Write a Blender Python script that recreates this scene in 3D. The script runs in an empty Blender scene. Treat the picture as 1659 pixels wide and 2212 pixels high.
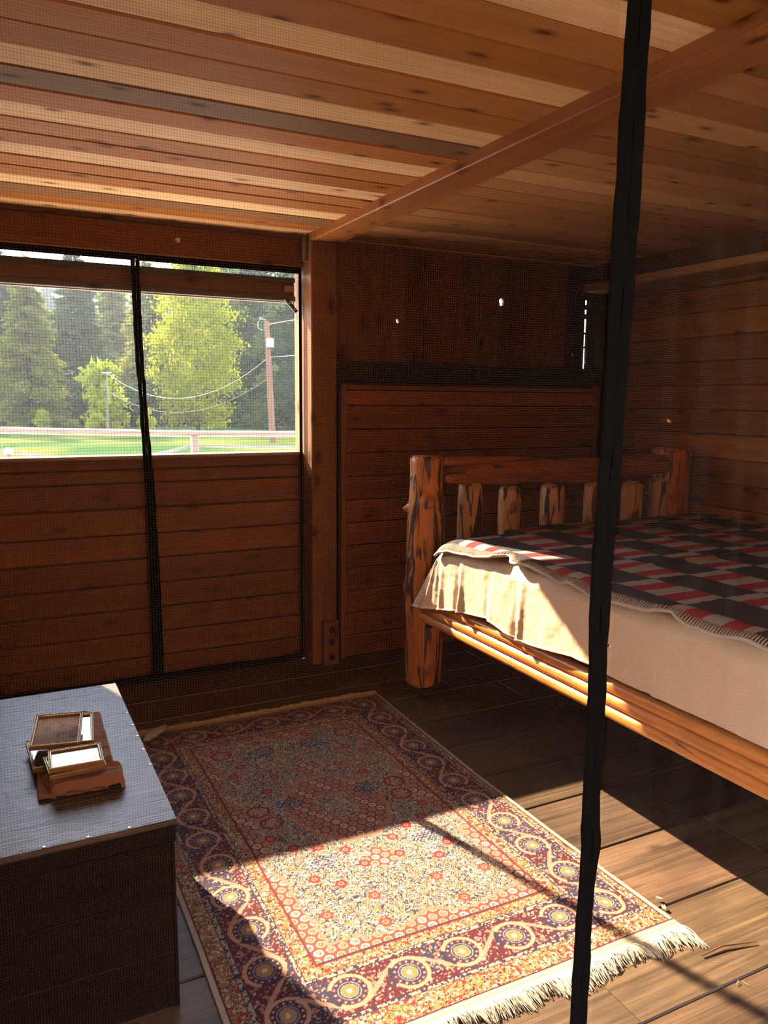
import bpy, math, random
import numpy as np
from mathutils import Vector, Matrix, noise

random.seed(7)
rng = np.random.default_rng(7)
scene = bpy.context.scene
COL = scene.collection
PI = math.pi

# ------------------------------------------------------------------ camera
F_PX, YAW, PITCH, ROLL = 1701.3, .46534, .143288, .0085206
cam_d = bpy.data.cameras.new('camera')
cam = bpy.data.objects.new('camera', cam_d)
COL.objects.link(cam)
fw = Vector((math.sin(YAW)*math.cos(PITCH), math.cos(YAW)*math.cos(PITCH), -math.sin(PITCH)))
rt = Vector((math.cos(YAW), -math.sin(YAW), 0))
up = rt.cross(fw)
r2 = rt*math.cos(ROLL) + up*math.sin(ROLL)
u2 = -rt*math.sin(ROLL) + up*math.cos(ROLL)
m = Matrix((r2, u2, -fw)).transposed().to_4x4()
m.translation = Vector((0, 0, 1.5))
cam.matrix_world = m
cam_d.sensor_fit = 'VERTICAL'
cam_d.sensor_height = 24.0
cam_d.lens = 24.0*F_PX/2212
cam_d.clip_start, cam_d.clip_end = .05, 2000
scene.camera = cam

# ------------------------------------------------------------------ light and exposure
SUN_AZ, SUN_TAN = .310, .635      # dx per -dy of the light, drop per unit of y
SUN_E, SKY_L, EXPOSURE = 25.0, 6.6, 0.85
sd = bpy.data.lights.new('sun', 'SUN')
sd.energy = SUN_E
sd.color = (1.0, .82, .57)
sd.angle = .0093
sun = bpy.data.objects.new('sun', sd)
COL.objects.link(sun)
sun.location = (-6, 20, 14)
sun.rotation_euler = Vector((SUN_AZ, -1, -SUN_TAN)).to_track_quat('-Z', 'Y').to_euler()
world = bpy.data.worlds.new('sky')
scene.world = world
world.use_nodes = True
wn = world.node_tree.nodes
wl = world.node_tree.links
bg = wn['Background']
tcw = wn.new('ShaderNodeTexCoord')
sep = wn.new('ShaderNodeSeparateXYZ')
wl.new(tcw.outputs['Generated'], sep.inputs[0])
cr = wn.new('ShaderNodeValToRGB')
cr.color_ramp.elements[0].position = .0
cr.color_ramp.elements[0].color = (.95, .94, .92, 1)
cr.color_ramp.elements[1].position = .5
cr.color_ramp.elements[1].color = (.66, .78, 1.0, 1)
wl.new(sep.outputs['Z'], cr.inputs[0])
wl.new(cr.outputs[0], bg.inputs['Color'])
bg.inputs['Strength'].default_value = SKY_L
vs = scene.view_settings
vs.view_transform, vs.look, vs.exposure, vs.gamma, vs.use_curve_mapping = 'Standard', 'None', EXPOSURE, 1.0, False
cy = scene.cycles
cy.use_denoising = True
cy.use_adaptive_sampling = True
cy.adaptive_threshold = .02
cy.max_bounces, cy.diffuse_bounces, cy.glossy_bounces, cy.transparent_max_bounces = 8, 5, 4, 16
cy.sample_clamp_indirect = 12.0

# ------------------------------------------------------------------ helpers
def tag(o, label=None, cat=None, group=None, kind=None):
    if label: o['label'] = label
    if cat: o['category'] = cat
    if group: o['group'] = group
    if kind: o['kind'] = kind
    return o

def empty(name, loc=(0, 0, 0), label=None, cat=None, group=None, kind=None):
    o = bpy.data.objects.new(name, None)
    o.location = loc
    o.empty_display_size = .1
    COL.objects.link(o)
    return tag(o, label, cat, group, kind)

class MB:
    """collects geometry; every vertex carries a colour (col) and a seed"""
    def __init__(self):
        self.v, self.f, self.c, self.s, self.k = [], [], [], [], []
    def add(self, vs, fs, col=(1, 1, 1), seed=0.0, knot=None):
        n = len(self.v)
        self.v += [tuple(p) for p in vs]
        self.f += [tuple(i+n for i in f) for f in fs]
        self.c += [tuple(col[:3])]*len(vs) if not isinstance(col, list) else col
        self.s += [seed]*len(vs)
        self.k += [0.0]*len(vs) if knot is None else list(knot)
        return n
    def box(self, lo, hi, col=(1, 1, 1), seed=0.0):
        x0, y0, z0 = lo; x1, y1, z1 = hi
        self.add([(x0,y0,z0),(x1,y0,z0),(x1,y1,z0),(x0,y1,z0),(x0,y0,z1),(x1,y0,z1),(x1,y1,z1),(x0,y1,z1)],
                 [(0,3,2,1),(4,5,6,7),(0,1,5,4),(1,2,6,5),(2,3,7,6),(3,0,4,7)], col, seed)
    def plank(self, lo, hi, axis, c=.004, col=(1, 1, 1), seed=0.0):
        """board along an axis with chamfered long edges"""
        a = 'XYZ'.index(axis); b, d = [(1, 2), (2, 0), (0, 1)][a]
        b0, b1, d0, d1 = lo[b], hi[b], lo[d], hi[d]
        c = min(c, (b1-b0)*.4, (d1-d0)*.4)
        prof = [(b0+c,d0),(b1-c,d0),(b1,d0+c),(b1,d1-c),(b1-c,d1),(b0+c,d1),(b0,d1-c),(b0,d0+c)]
        vs = []
        for t in (lo[a], hi[a]):
            for p in prof:
                q = [0, 0, 0]; q[a] = t; q[b] = p[0]; q[d] = p[1]
                vs.append(q)
        fs = [tuple(range(7, -1, -1)), tuple(range(8, 16))]
        fs += [(i, (i+1) % 8, 8+(i+1) % 8, 8+i) for i in range(8)]
        self.add(vs, fs, col, seed)
    def tube(self, pts, rad, n=8, col=(1, 1, 1), seed=0.0, cap=True):
        pts = [Vector(p) for p in pts]
        rs = rad if isinstance(rad, (list, tuple)) else [rad]*len(pts)
        vs, fs = [], []
        for i, p in enumerate(pts):
            t = (pts[min(i+1, len(pts)-1)] - pts[max(i-1, 0)]).normalized()
            a = Vector((0, 0, 1)) if abs(t.z) < .9 else Vector((1, 0, 0))
            u = t.cross(a).normalized(); w = t.cross(u).normalized()
            for k in range(n):
                an = 2*PI*k/n
                vs.append(p + (u*math.cos(an) + w*math.sin(an))*rs[i])
        for i in range(len(pts)-1):
            for k in range(n):
                fs.append((i*n+k, i*n+(k+1) % n, (i+1)*n+(k+1) % n, (i+1)*n+k))
        if cap:
            fs.append(tuple(range(n-1, -1, -1)))
            fs.append(tuple((len(pts)-1)*n+k for k in range(n)))
        self.add(vs, fs, col, seed)
    def build(self, name, mat, parent=None, smooth=False, loc=None, rot=None):
        me = bpy.data.meshes.new(name)
        me.from_pydata(self.v, [], self.f)
        at = me.attributes.new('col', 'FLOAT_COLOR', 'POINT')
        at.data.foreach_set('color', np.concatenate([np.array(self.c, dtype=np.float32), np.ones((len(self.v), 1), np.float32)], 1).ravel())
        at = me.attributes.new('seed', 'FLOAT', 'POINT')
        at.data.foreach_set('value', np.array(self.s, dtype=np.float32))
        if any(self.k):
            at = me.attributes.new('knot', 'FLOAT', 'POINT')
            at.data.foreach_set('value', np.array(self.k, dtype=np.float32))
        if smooth:
            me.polygons.foreach_set('use_smooth', [True]*len(me.polygons))
        me.materials.append(mat)
        me.update()
        o = bpy.data.objects.new(name, me)
        COL.objects.link(o)
        if parent: o.parent = parent
        if loc is not None: o.location = loc
        if rot is not None: o.rotation_euler = rot
        return o

def grid_mesh(name, V, mat, parent=None, cols=None, loc=None, smooth=True):
    """V: (nu, nv, 3) array -> one quad grid mesh"""
    nu, nv = V.shape[:2]
    me = bpy.data.meshes.new(name)
    i = np.arange(nu*nv).reshape(nu, nv)
    F = np.stack([i[:-1, :-1], i[1:, :-1], i[1:, 1:], i[:-1, 1:]], -1).reshape(-1, 4)
    me.vertices.add(nu*nv); me.vertices.foreach_set('co', V.reshape(-1).astype(np.float32))
    me.loops.add(F.size); me.loops.foreach_set('vertex_index', F.reshape(-1).astype(np.int32))
    me.polygons.add(len(F)); me.polygons.foreach_set('loop_start', np.arange(0, F.size, 4, dtype=np.int32))
    me.polygons.foreach_set('use_smooth', np.full(len(F), smooth))
    me.update(calc_edges=True)
    if cols is not None:
        at = me.attributes.new('col', 'FLOAT_COLOR', 'POINT')
        c = np.concatenate([cols.reshape(-1, 3), np.ones((nu*nv, 1))], 1).astype(np.float32)
        at.data.foreach_set('color', c.ravel())
    me.materials.append(mat)
    me.validate()
    o = bpy.data.objects.new(name, me)
    COL.objects.link(o)
    if parent: o.parent = parent
    if loc is not None: o.location = loc
    return o

def new_mat(name):
    mt = bpy.data.materials.new(name); mt.use_nodes = True
    nt = mt.node_tree
    return mt, nt, nt.nodes['Principled BSDF']

def N(nt, typ, **kw):
    n = nt.nodes.new('ShaderNode'+typ)
    for k, v in kw.items():
        if k in n.inputs.keys() if isinstance(k, str) else False: n.inputs[k].default_value = v
        else: setattr(n, k, v)
    return n

def L(nt, a, b): nt.links.new(a, b)

def math_n(nt, op, a, b=None, clamp=False):
    n = nt.nodes.new('ShaderNodeMath'); n.operation = op; n.use_clamp = clamp
    for i, x in enumerate((a, b)):
        if x is None: continue
        if isinstance(x, (int, float)): n.inputs[i].default_value = x
        else: nt.links.new(x, n.inputs[i])
    return n.outputs[0]

def mix_n(nt, fac, a, b, mode='MIX'):
    n = nt.nodes.new('ShaderNodeMix'); n.data_type = 'RGBA'; n.blend_type = mode
    for s, x in ((n.inputs[0], fac), (n.inputs[6], a), (n.inputs[7], b)):
        if isinstance(x, (int, float)): s.default_value = x
        elif isinstance(x, tuple): s.default_value = (*x[:3], 1)
        else: nt.links.new(x, s)
    return n.outputs[2]

def ramp_n(nt, fac, stops):
    n = nt.nodes.new('ShaderNodeValToRGB')
    e = n.color_ramp.elements
    while len(e) < len(stops): e.new(.5)
    for q, (p, c) in zip(e, stops):
        q.position = p
        q.color = (c, c, c, 1) if isinstance(c, (int, float)) else (*c, 1)
    nt.links.new(fac, n.inputs[0])
    return n.outputs[0]

def seeded_coords(nt, scale):
    tc = N(nt, 'TexCoord')
    at = N(nt, 'Attribute', attribute_name='seed')
    comb = N(nt, 'CombineXYZ')
    for i, k in enumerate((13.7, 7.3, 3.1)):
        L(nt, math_n(nt, 'MULTIPLY', at.outputs['Fac'], k), comb.inputs[i])
    ad = N(nt, 'VectorMath', operation='ADD')
    L(nt, tc.outputs['Object'], ad.inputs[0]); L(nt, comb.outputs[0], ad.inputs[1])
    mp = N(nt, 'VectorMath', operation='MULTIPLY')
    L(nt, ad.outputs[0], mp.inputs[0]); mp.inputs[1].default_value = scale
    return mp.outputs[0], ad.outputs[0]

def noise_n(nt, vec, scale, detail=4, rough=.55, dist=0.0):
    n = N(nt, 'TexNoise'); n.inputs['Scale'].default_value = scale; n.inputs['Detail'].default_value = detail
    n.inputs['Roughness'].default_value = rough; n.inputs['Distortion'].default_value = dist
    if vec is not None: L(nt, vec, n.inputs['Vector'])
    return n.outputs['Fac']

def wood_mat(name, axis, rough=.5, grain=.55, knots=.75, fine=1.0, spec=.35, knot_size=.05, dens=.45, bump=.15):
    """sawn board: base colour from the 'col' attribute, grain, growth bands and knots from nodes"""
    mt, nt, b = new_mat(name)
    a = 'XYZ'.index(axis)
    s1 = [22*fine]*3; s1[a] = .9
    s2 = [70*fine]*3; s2[a] = 2.2
    v1, raw = seeded_coords(nt, s1); v2, _ = seeded_coords(nt, s2)
    n1 = noise_n(nt, v1, 1.0, 4, .6, 1.2); n2 = noise_n(nt, v2, 1.0, 5, .65)
    n3 = noise_n(nt, raw, 3.0, 3)
    g1 = ramp_n(nt, n1, [(.32, 1-grain), (.62, 1.0)])
    g2 = ramp_n(nt, n2, [(.3, 1-grain*.6), (.7, 1.05)])
    g3 = ramp_n(nt, n3, [(.3, 1-grain*.45), (.7, 1+grain*.2)])
    att = N(nt, 'Attribute', attribute_name='col')
    c = mix_n(nt, 1.0, att.outputs['Color'], g1, 'MULTIPLY')
    c = mix_n(nt, 1.0, c, g2, 'MULTIPLY'); c = mix_n(nt, 1.0, c, g3, 'MULTIPLY')
    # knots
    sx = N(nt, 'SeparateXYZ'); L(nt, raw, sx.inputs[0])
    o1, o2 = [k for k in range(3) if k != a]
    ck = N(nt, 'CombineXYZ')
    L(nt, math_n(nt, 'MULTIPLY', sx.outputs[a], 3.4), ck.inputs[0])
    L(nt, math_n(nt, 'MULTIPLY', math_n(nt, 'ADD', sx.outputs[o1], sx.outputs[o2]), 7.5), ck.inputs[1])
    vk = ck.outputs[0]
    vo = N(nt, 'TexVoronoi'); vo.voronoi_dimensions = '2D'; vo.inputs['Scale'].default_value = 1.0
    wob = N(nt, 'VectorMath', operation='ADD'); L(nt, vk, wob.inputs[0])
    nn = N(nt, 'TexNoise'); nn.inputs['Scale'].default_value = 2.5; L(nt, vk, nn.inputs['Vector'])
    sc = N(nt, 'VectorMath', operation='SCALE'); sc.inputs['Scale'].default_value = .12; L(nt, nn.outputs['Color'], sc.inputs[0])
    L(nt, sc.outputs[0], wob.inputs[1]); L(nt, wob.outputs[0], vo.inputs['Vector'])
    kd = vo.outputs['Distance']
    on = math_n(nt, 'GREATER_THAN', N_sep(nt, vo.outputs['Color']), 1-dens)
    km = ramp_n(nt, kd, [(knot_size*.9, 1.0), (knot_size*1.7, .5), (knot_size*3.4, 0.0)])
    km = math_n(nt, 'MULTIPLY', km, on)
    kc = mix_n(nt, 1.0, c, (.22, .12, .07), 'MULTIPLY')
    c = mix_n(nt, math_n(nt, 'MULTIPLY', km, knots), c, kc)
    L(nt, c, b.inputs['Base Color'])
    b.inputs['Roughness'].default_value = rough
    b.inputs['Specular IOR Level'].default_value = spec
    bp = N(nt, 'Bump'); bp.inputs['Strength'].default_value = bump; bp.inputs['Distance'].default_value = .004
    L(nt, math_n(nt, 'ADD', n2, math_n(nt, 'MULTIPLY', km, -.5)), bp.inputs['Height']); L(nt, bp.outputs[0], b.inputs['Normal'])
    return mt

def N_sep(nt, c):
    s = N(nt, 'SeparateColor'); L(nt, c, s.inputs[0]); return s.outputs[0]

def log_mat(name, tone=(.55, .215, .05), dark=(.055, .022, .012), thr=.56, rough=.42):
    """peeled log with dark inner-bark streaks along Z"""
    mt, nt, b = new_mat(name)
    v1, raw = seeded_coords(nt, (26, 26, 2.6)); v2, _ = seeded_coords(nt, (90, 90, 5))
    n1 = noise_n(nt, v1, 1.0, 3, .55, .9); n2 = noise_n(nt, v2, 1.0, 4); n3 = noise_n(nt, raw, 7.0, 3)
    base = mix_n(nt, ramp_n(nt, n2, [(.3, 0.0), (.7, 1.0)]), tuple(x*.62 for x in tone), tuple(min(1, x*1.12) for x in tone))
    base = mix_n(nt, ramp_n(nt, n3, [(.4, 0.0), (.75, .5)]), base, tuple(min(1, x*1.35+.02) for x in tone))
    st = ramp_n(nt, n1, [(thr-.012, 0.0), (thr+.012, 1.0)])
    c = mix_n(nt, st, base, dark)
    k = N(nt, 'Attribute', attribute_name='knot')
    kk = ramp_n(nt, k.outputs['Fac'], [(.15, 0.0), (.5, .75), (.8, .25), (.95, .6)])
    c = mix_n(nt, kk, c, (.20, .075, .025))
    L(nt, c, b.inputs['Base Color'])
    b.inputs['Roughness'].default_value = rough
    b.inputs['Specular IOR Level'].default_value = .4
    bp = N(nt, 'Bump'); bp.inputs['Strength'].default_value = .25; bp.inputs['Distance'].default_value = .006
    L(nt, math_n(nt, 'ADD', n2, st), bp.inputs['Height']); L(nt, bp.outputs[0], b.inputs['Normal'])
    return mt

def plain(name, color, rough=.6, metal=0.0, spec=.4, noise_amt=0.0, nscale=40, bump=0.0):
    mt, nt, b = new_mat(name)
    b.inputs['Base Color'].default_value = (*color, 1)
    if noise_amt or bump:
        tc = N(nt, 'TexCoord'); n = noise_n(nt, tc.outputs['Object'], nscale, 4)
        c = mix_n(nt, n, tuple(x*(1-noise_amt) for x in color), tuple(min(1, x*(1+noise_amt)) for x in color))
        L(nt, c, b.inputs['Base Color'])
        if bump:
            bp = N(nt, 'Bump'); bp.inputs['Strength'].default_value = bump; bp.inputs['Distance'].default_value = .003
            L(nt, n, bp.inputs['Height']); L(nt, bp.outputs[0], b.inputs['Normal'])
    b.inputs['Roughness'].default_value = rough
    b.inputs['Metallic'].default_value = metal
    b.inputs['Specular IOR Level'].default_value = spec
    return mt

def cloth_mat(name, color=None, rough=.9, weave=600, bump=.3, vary=.12, transl=0.0, vscale=6):
    mt, nt, b = new_mat(name)
    tc = N(nt, 'TexCoord')
    if color is None:
        at = N(nt, 'Attribute', attribute_name='col'); c = at.outputs['Color']
    else:
        c = N(nt, 'RGB').outputs[0]; c.default_value = (*color, 1)
    n1 = noise_n(nt, tc.outputs['Object'], vscale, 4); n2 = noise_n(nt, tc.outputs['Object'], weave, 2)
    f = math_n(nt, 'ADD', math_n(nt, 'MULTIPLY', n1, vary*2), math_n(nt, 'ADD', math_n(nt, 'MULTIPLY', n2, vary*2), 1-vary*2))
    c = mix_n(nt, 1.0, c, f, 'MULTIPLY')
    L(nt, c, b.inputs['Base Color'])
    b.inputs['Roughness'].default_value = rough; b.inputs['Specular IOR Level'].default_value = .15
    bp = N(nt, 'Bump'); bp.inputs['Strength'].default_value = bump; bp.inputs['Distance'].default_value = .002
    L(nt, n2, bp.inputs['Height']); L(nt, bp.outputs[0], b.inputs['Normal'])
    if transl:
        tr = N(nt, 'BsdfTranslucent'); L(nt, c, tr.inputs[0])
        mx = N(nt, 'MixShader'); mx.inputs[0].default_value = transl
        L(nt, b.outputs[0], mx.inputs[1]); L(nt, tr.outputs[0], mx.inputs[2])
        L(nt, mx.outputs[0], nt.nodes['Material Output'].inputs['Surface'])
    return mt

def leaf_mat(name, c1, c2, transl=.55, scale=.6):
    mt, nt, b = new_mat(name)
    tc = N(nt, 'TexCoord'); n = noise_n(nt, tc.outputs['Object'], scale, 3)
    at = N(nt, 'Attribute', attribute_name='seed')
    f = math_n(nt, 'ADD', math_n(nt, 'MULTIPLY', n, .6), math_n(nt, 'MULTIPLY', at.outputs['Fac'], .5), True)
    c = mix_n(nt, f, c1, c2)
    d = N(nt, 'BsdfDiffuse'); t = N(nt, 'BsdfTranslucent'); mx = N(nt, 'MixShader'); mx.inputs[0].default_value = transl
    L(nt, c, d.inputs[0]); L(nt, c, t.inputs[0]); L(nt, d.outputs[0], mx.inputs[1]); L(nt, t.outputs[0], mx.inputs[2])
    L(nt, mx.outputs[0], nt.nodes['Material Output'].inputs['Surface'])
    return mt

def vary(c, a=.12, r=random):
    k = 1 + r.uniform(-a, a)
    return tuple(max(0, x*k*(1+r.uniform(-a*.25, a*.25))) for x in c)

# ------------------------------------------------------------------ materials
M_ceil = wood_mat('ceiling cedar boards', 'X', rough=.6, grain=.18, knots=.9, knot_size=.050, dens=.5, spec=.03)
M_floor = wood_mat('old floor boards', 'X', rough=.5, grain=.65, knots=.6, knot_size=.05, dens=.25, fine=1.4, spec=.3, bump=.4)
M_wx = wood_mat('stained wall boards along x', 'X', rough=.42, grain=.30, knots=.85, knot_size=.06, dens=.45, spec=.13)
M_wy = wood_mat('stained wall boards along y', 'Y', rough=.42, grain=.30, knots=.85, knot_size=.06, dens=.45, spec=.13)
M_wz = wood_mat('stained wall boards upright', 'Z', rough=.5, grain=.30, knots=.9, knot_size=.065, dens=.5, spec=.12)
M_dark = wood_mat('dark stained chest wood', 'X', rough=.45, grain=.4, knots=.2, spec=.12, bump=.25)
M_log = log_mat('peeled bed log', tone=(.50, .165, .028), thr=.535)
M_toprail = log_mat('dark orange rail log', tone=(.28, .080, .014), dark=(.06, .02, .008), thr=.62)
M_log_pale = log_mat('pale peeled spindle', tone=(.50, .26, .085), thr=.55)
M_rail = log_mat('lacquered rail log', tone=(.55, .20, .04), dark=(.16, .06, .02), thr=.67, rough=.3)
M_black = plain('black webbing', (.004, .004, .004), rough=.8, spec=.04, noise_amt=.4, nscale=300, bump=.4)
M_iron = plain('dark iron', (.03, .028, .027), rough=.45, metal=.8)
M_steel = plain('worn steel', (.45, .44, .42), rough=.35, metal=1.0)
M_zinc = plain('galvanised steel', (.42, .42, .43), rough=.45, metal=.9)
M_rubber = plain('black caster rubber', (.012, .011, .011), rough=.45)

WALL = (.27, .078, .012); WALL2 = (.185, .057, .013); BACKW = (.255, .082, .018)

# ------------------------------------------------------------------ room shell
ZC = 2.357
XR, XL = 3.76, -2.2            # right and left wall faces
YF = 1.10                      # front wall (the screened doorway the photograph looks through)

def structure(o): return tag(o, kind='structure')

# floor: boards along x
b = MB()
gaps = [-1.2, -.95, -.68, -.40, -.12, .16, .45, .73, .98, 1.25, 1.56, 1.88, 2.20, 2.48, 2.77, 3.06, 3.36, 3.61, 3.86, 4.16]
FC = (.140, .084, .046)
for i in range(len(gaps)-1):
    y0, y1 = gaps[i], gaps[i+1]
    xs = [XL-.1]
    while xs[-1] < XR: xs.append(xs[-1] + random.uniform(1.3, 2.6))
    if i == len(gaps)-3: xs = [XL, -.3, 1.27, 2.5, XR+.1]
    for x0, x1 in zip(xs, xs[1:]):
        c = vary(FC, .2)
        if y0 > 3.3: c = vary((.16, .085, .042), .12)
        b.plank((x0+.001, y0+.0018, -.04+random.uniform(-.002, 0)), (min(x1, XR+.1)-.001, y1-.0018, random.uniform(-.003, 0)), 'X', .004, c, random.random()*9)
structure(b.build('floor', M_floor))
b = MB(); b.box((XL-.3, -1.25, -.12), (XR+.3, 4.35, -.06), (.02, .012, .008)); structure(b.build('subfloor', M_floor))

# ceiling: boards along x, every third one pale
b = MB()
pale, mid, dk, grey = (.90, .53, .265), (.50, .19, .048), (.44, .155, .036), (.27, .13, .055)
y, k = 1.13-.142*2+.02, 0
y = 1.858-.142*9
seq = {0: pale, 1: mid, 2: dk}
i = -9
while y < 4.2:
    r = i % 3
    for side in (0, 1):
        x0, x1 = ((XL, 1.66), (1.66, XR))[side]
        if side == 0:
            c = vary(seq[r], .10)
            if r == 1 and (i // 3) % 3 == 1: c = vary(grey, .08)
        else:
            c = vary(random.choice([(.55, .25, .085), (.48, .20, .06), (.66, .34, .14), (.42, .17, .05)]), .1)
        zz = ZC + (0 if r else .003) + random.uniform(0, .003)
        b.plank((x0, y+.0015, zz), (x1, y+.1405, zz+.03), 'X', .005, c, random.random()*9)
    y += .142; i += 1
structure(b.build('ceiling', M_ceil))
b = MB(); b.box((XL-.5, -.2, ZC+.045), (XR+.5, 4.9, ZC+.12), (.1, .06, .03)); structure(b.build('roof', M_ceil))

# ceiling beam and the post under it
b = MB(); b.plank((1.579, 1.12, 2.318), (1.742, 4.17, ZC+.02), 'Y', .004, (.42, .14, .035), 3.3)
structure(b.build('ceiling_beam', M_wy))
post = structure(empty('wall_post', (1.65, 4.1, 0)))
b = MB(); b.plank((1.575, 4.02, 0), (1.722, 4.175, 2.318), 'Z', .005, (.235, .095, .032), 1.7)
o = b.build('post', M_wz, post); o.location = -post.location
b = MB(); b.plank((1.628, 3.975, .0), (1.718, 4.02, .25), 'Z', .005, (.24, .10, .032), 6.1)
o = b.build('brace_block', M_wz, post); o.location = -post.location
for z in (.205, .135, .045):
    q = MB(); q.tube([(1.673, 3.979, z), (1.673, 3.968, z)], .019, 14, (.3, .3, .3))
    q.tube([(1.673, 3.968, z), (1.673, 3.962, z)], .011, 6, (.3, .3, .3))
    q.build('bolt', M_iron, o)
b = MB(); b.plank((1.551, 4.06, 2.22), (1.573, 4.09, 2.345), 'Z', .004, (.2, .12, .06), 1)
o = b.build('hinge_cleat', M_wz, post); o.location = -post.location

# header over the window, half wall under it
wb = structure(empty('wall_back', (0, 4.2, 0)))
def wpart(bm, name, mat, **k):
    o = bm.build(name, mat, wb, **k); o.location = -wb.location; return o
b = MB(); b.plank((XL, 4.13, 2.195), (1.60, 4.26, 2.343), 'X', .005, (.19, .058, .012), 4.1)
b.plank((XL, 4.125, 2.343), (1.60, 4.26, ZC+.02), 'X', .004, (.15, .075, .03), 2.1)
wpart(b, 'header', M_wx)
for p in ((.905, 4.131, 2.275),):
    q = MB(); q.tube([p, (p[0], p[1]-.006, p[2])], .013, 12); q.tube([(p[0], p[1]-.006, p[2]), (p[0], p[1]-.010, p[2])], .007, 8); wpart(q, 'bolt', M_zinc)
b = MB()
zs = [-.02, .118, .251, .386, .521, .655, .787, .924, 1.056, 1.124, 1.186]
for z0, z1 in zip(zs, zs[1:]):
    b.plank((-.14, 4.195+random.uniform(-.003, .003), z0+.003), (1.59, 4.225, z1-.003), 'X', .006, vary(BACKW, .16), random.random()*9)
b.plank((-.14, 4.223, -.05), (1.59, 4.24, 1.186), 'X', .001, (.05, .02, .008), 1)
wpart(b, 'half_wall', M_wx)
b = MB()
for k in range(17):
    z0 = k*.142
    b.plank((XL, 4.19, z0), (-.135, 4.225, min(z0+.14, 2.35)), 'X', .006, vary(BACKW, .15), random.random()*9)
b.plank((-.28, 4.02, 0), (-.135, 4.20, 2.34), 'Z', .005, (.2, .08, .03), 5)
wpart(b, 'side_boards', M_wx)
b = MB(); b.plank((-.12, 4.160, 1.180), (1.572, 4.275, 1.200), 'X', .004, (.34, .22, .12), 3.2)
b.plank((-.14, 4.19, 0), (-.12, 4.27, 1.19), 'Z', .002, BACKW, 2)
structure(b.build('window_sill', M_wx))
b = MB(); b.plank((1.579, 4.178, 0), (1.605, 4.29, 2.19), 'Z', .003, (.33, .17, .07), 7.2)
structure(b.build('window_jamb', M_wz))

# right bay: outer upright boards with knot holes, ledge beam, lower boarded panel
def board_with_hole(bm, x0, x1, z0, z1, y0, y1, hx, hz, r, col, seed):
    """upright board with an irregular hole right through it"""
    n = 16
    ring = [(hx+r*math.cos(2*PI*k/n)*(.8+.35*random.random()), hz+r*1.15*math.sin(2*PI*k/n)*(.8+.35*random.random())) for k in range(n)]
    h = (x1-x0)*.5
    outer = []
    for k in range(n):
        a = 2*PI*k/n; dx, dz = math.cos(a), math.sin(a); q = max(abs(dx), abs(dz))
        outer.append((x1 if dx/q > .999 else x0 if dx/q < -.999 else hx + (dx/q)*min(x1-hx, hx-x0) if abs(dx/q) < .999 else hx, hz + dz/q*h))
    zlo, zhi = hz-h, hz+h
    for p, q in ((z0, zlo), (zhi, z1)):
        bm.box((x0, y0, p), (x1, y1, q), col, seed)
    vs = [(p[0], y0, p[1]) for p in ring] + [(p[0], y0, p[1]) for p in outer] + [(p[0], y1, p[1]) for p in ring] + [(p[0], y1, p[1]) for p in outer]
    fs = []
    for k in range(n):
        j = (k+1) % n
        fs += [(k, j, n+j, n+k), (2*n+k, 3*n+k, 3*n+j, 2*n+j), (k, 2*n+k, 2*n+j, j), (n+k, n+j, 3*n+j, 3*n+k)]
    bm.add(vs, fs, col, seed)
b = MB()
xs = [1.70, 1.80, 1.935, 2.08, 2.215, 2.345, 2.475, 2.605, 2.735, 2.875, 3.015, 3.15, 3.28, 3.41, 3.560]
holes = [(2.168, 1.947, .010), (2.896, 2.095, .020), (3.47, 1.795, .007)]
for x0, x1 in zip(xs, xs[1:]):
    h = [q for q in holes if x0 < q[0] < x1]
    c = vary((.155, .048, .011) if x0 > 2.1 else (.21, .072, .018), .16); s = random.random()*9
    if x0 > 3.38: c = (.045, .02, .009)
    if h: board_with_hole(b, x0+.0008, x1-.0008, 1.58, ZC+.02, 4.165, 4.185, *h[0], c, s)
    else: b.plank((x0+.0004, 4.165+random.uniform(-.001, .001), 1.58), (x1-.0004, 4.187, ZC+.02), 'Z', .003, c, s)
# corner boards beyond the daylight slit
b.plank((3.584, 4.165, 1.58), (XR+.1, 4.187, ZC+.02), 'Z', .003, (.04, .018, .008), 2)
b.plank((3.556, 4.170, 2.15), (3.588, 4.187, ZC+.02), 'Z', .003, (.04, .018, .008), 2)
for z0, z1 in ((1.5, 1.797), (1.827, 2.4)): b.plank((3.44, 4.262, z0), (3.563, 4.285, z1), 'Z', .003, (.06, .03, .015), 2)  # added unseen batten: blocks sun at the slit, its gap passes one spot
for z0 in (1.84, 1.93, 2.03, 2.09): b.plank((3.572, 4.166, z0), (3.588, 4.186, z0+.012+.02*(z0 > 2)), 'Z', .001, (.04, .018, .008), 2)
wpart(b, 'upright_boards', M_wz)
b = MB(); b.plank((1.722, 4.045, 1.592), (3.60, 4.163, 1.700), 'X', .006, (.030, .020, .014), 2.7)
wpart(b, 'ledge_beam', M_wx)
b = MB()
zs = [0.0, .13, .262, .394, .527, .66, .793, .926, 1.059, 1.192, 1.325, 1.46, 1.545, 1.578]
for z0, z1 in zip(zs, zs[1:]):
    b.plank((1.79, 4.062+random.uniform(-.002, .002), z0+.002), (3.585, 4.09, z1-.002), 'X', .005, vary(WALL, .14), random.random()*9)
wpart(b, 'lower_panel', M_wx)
b = MB(); b.plank((1.762, 4.045, .0), (1.795, 4.09, 1.575), 'Z', .004, (.27, .105, .032), 8.1)
b.plank((3.578, 4.05, 0), (3.62, 4.09, 1.59), 'Z', .004, (.17, .06, .018), 4.4)
wpart(b, 'panel_trim', M_wz)
b = MB(); b.box((1.70, 4.185, -.05), (XR+.1, 4.2, 1.6), (.05, .02, .01)); wpart(b, 'backing', M_wz)
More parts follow.
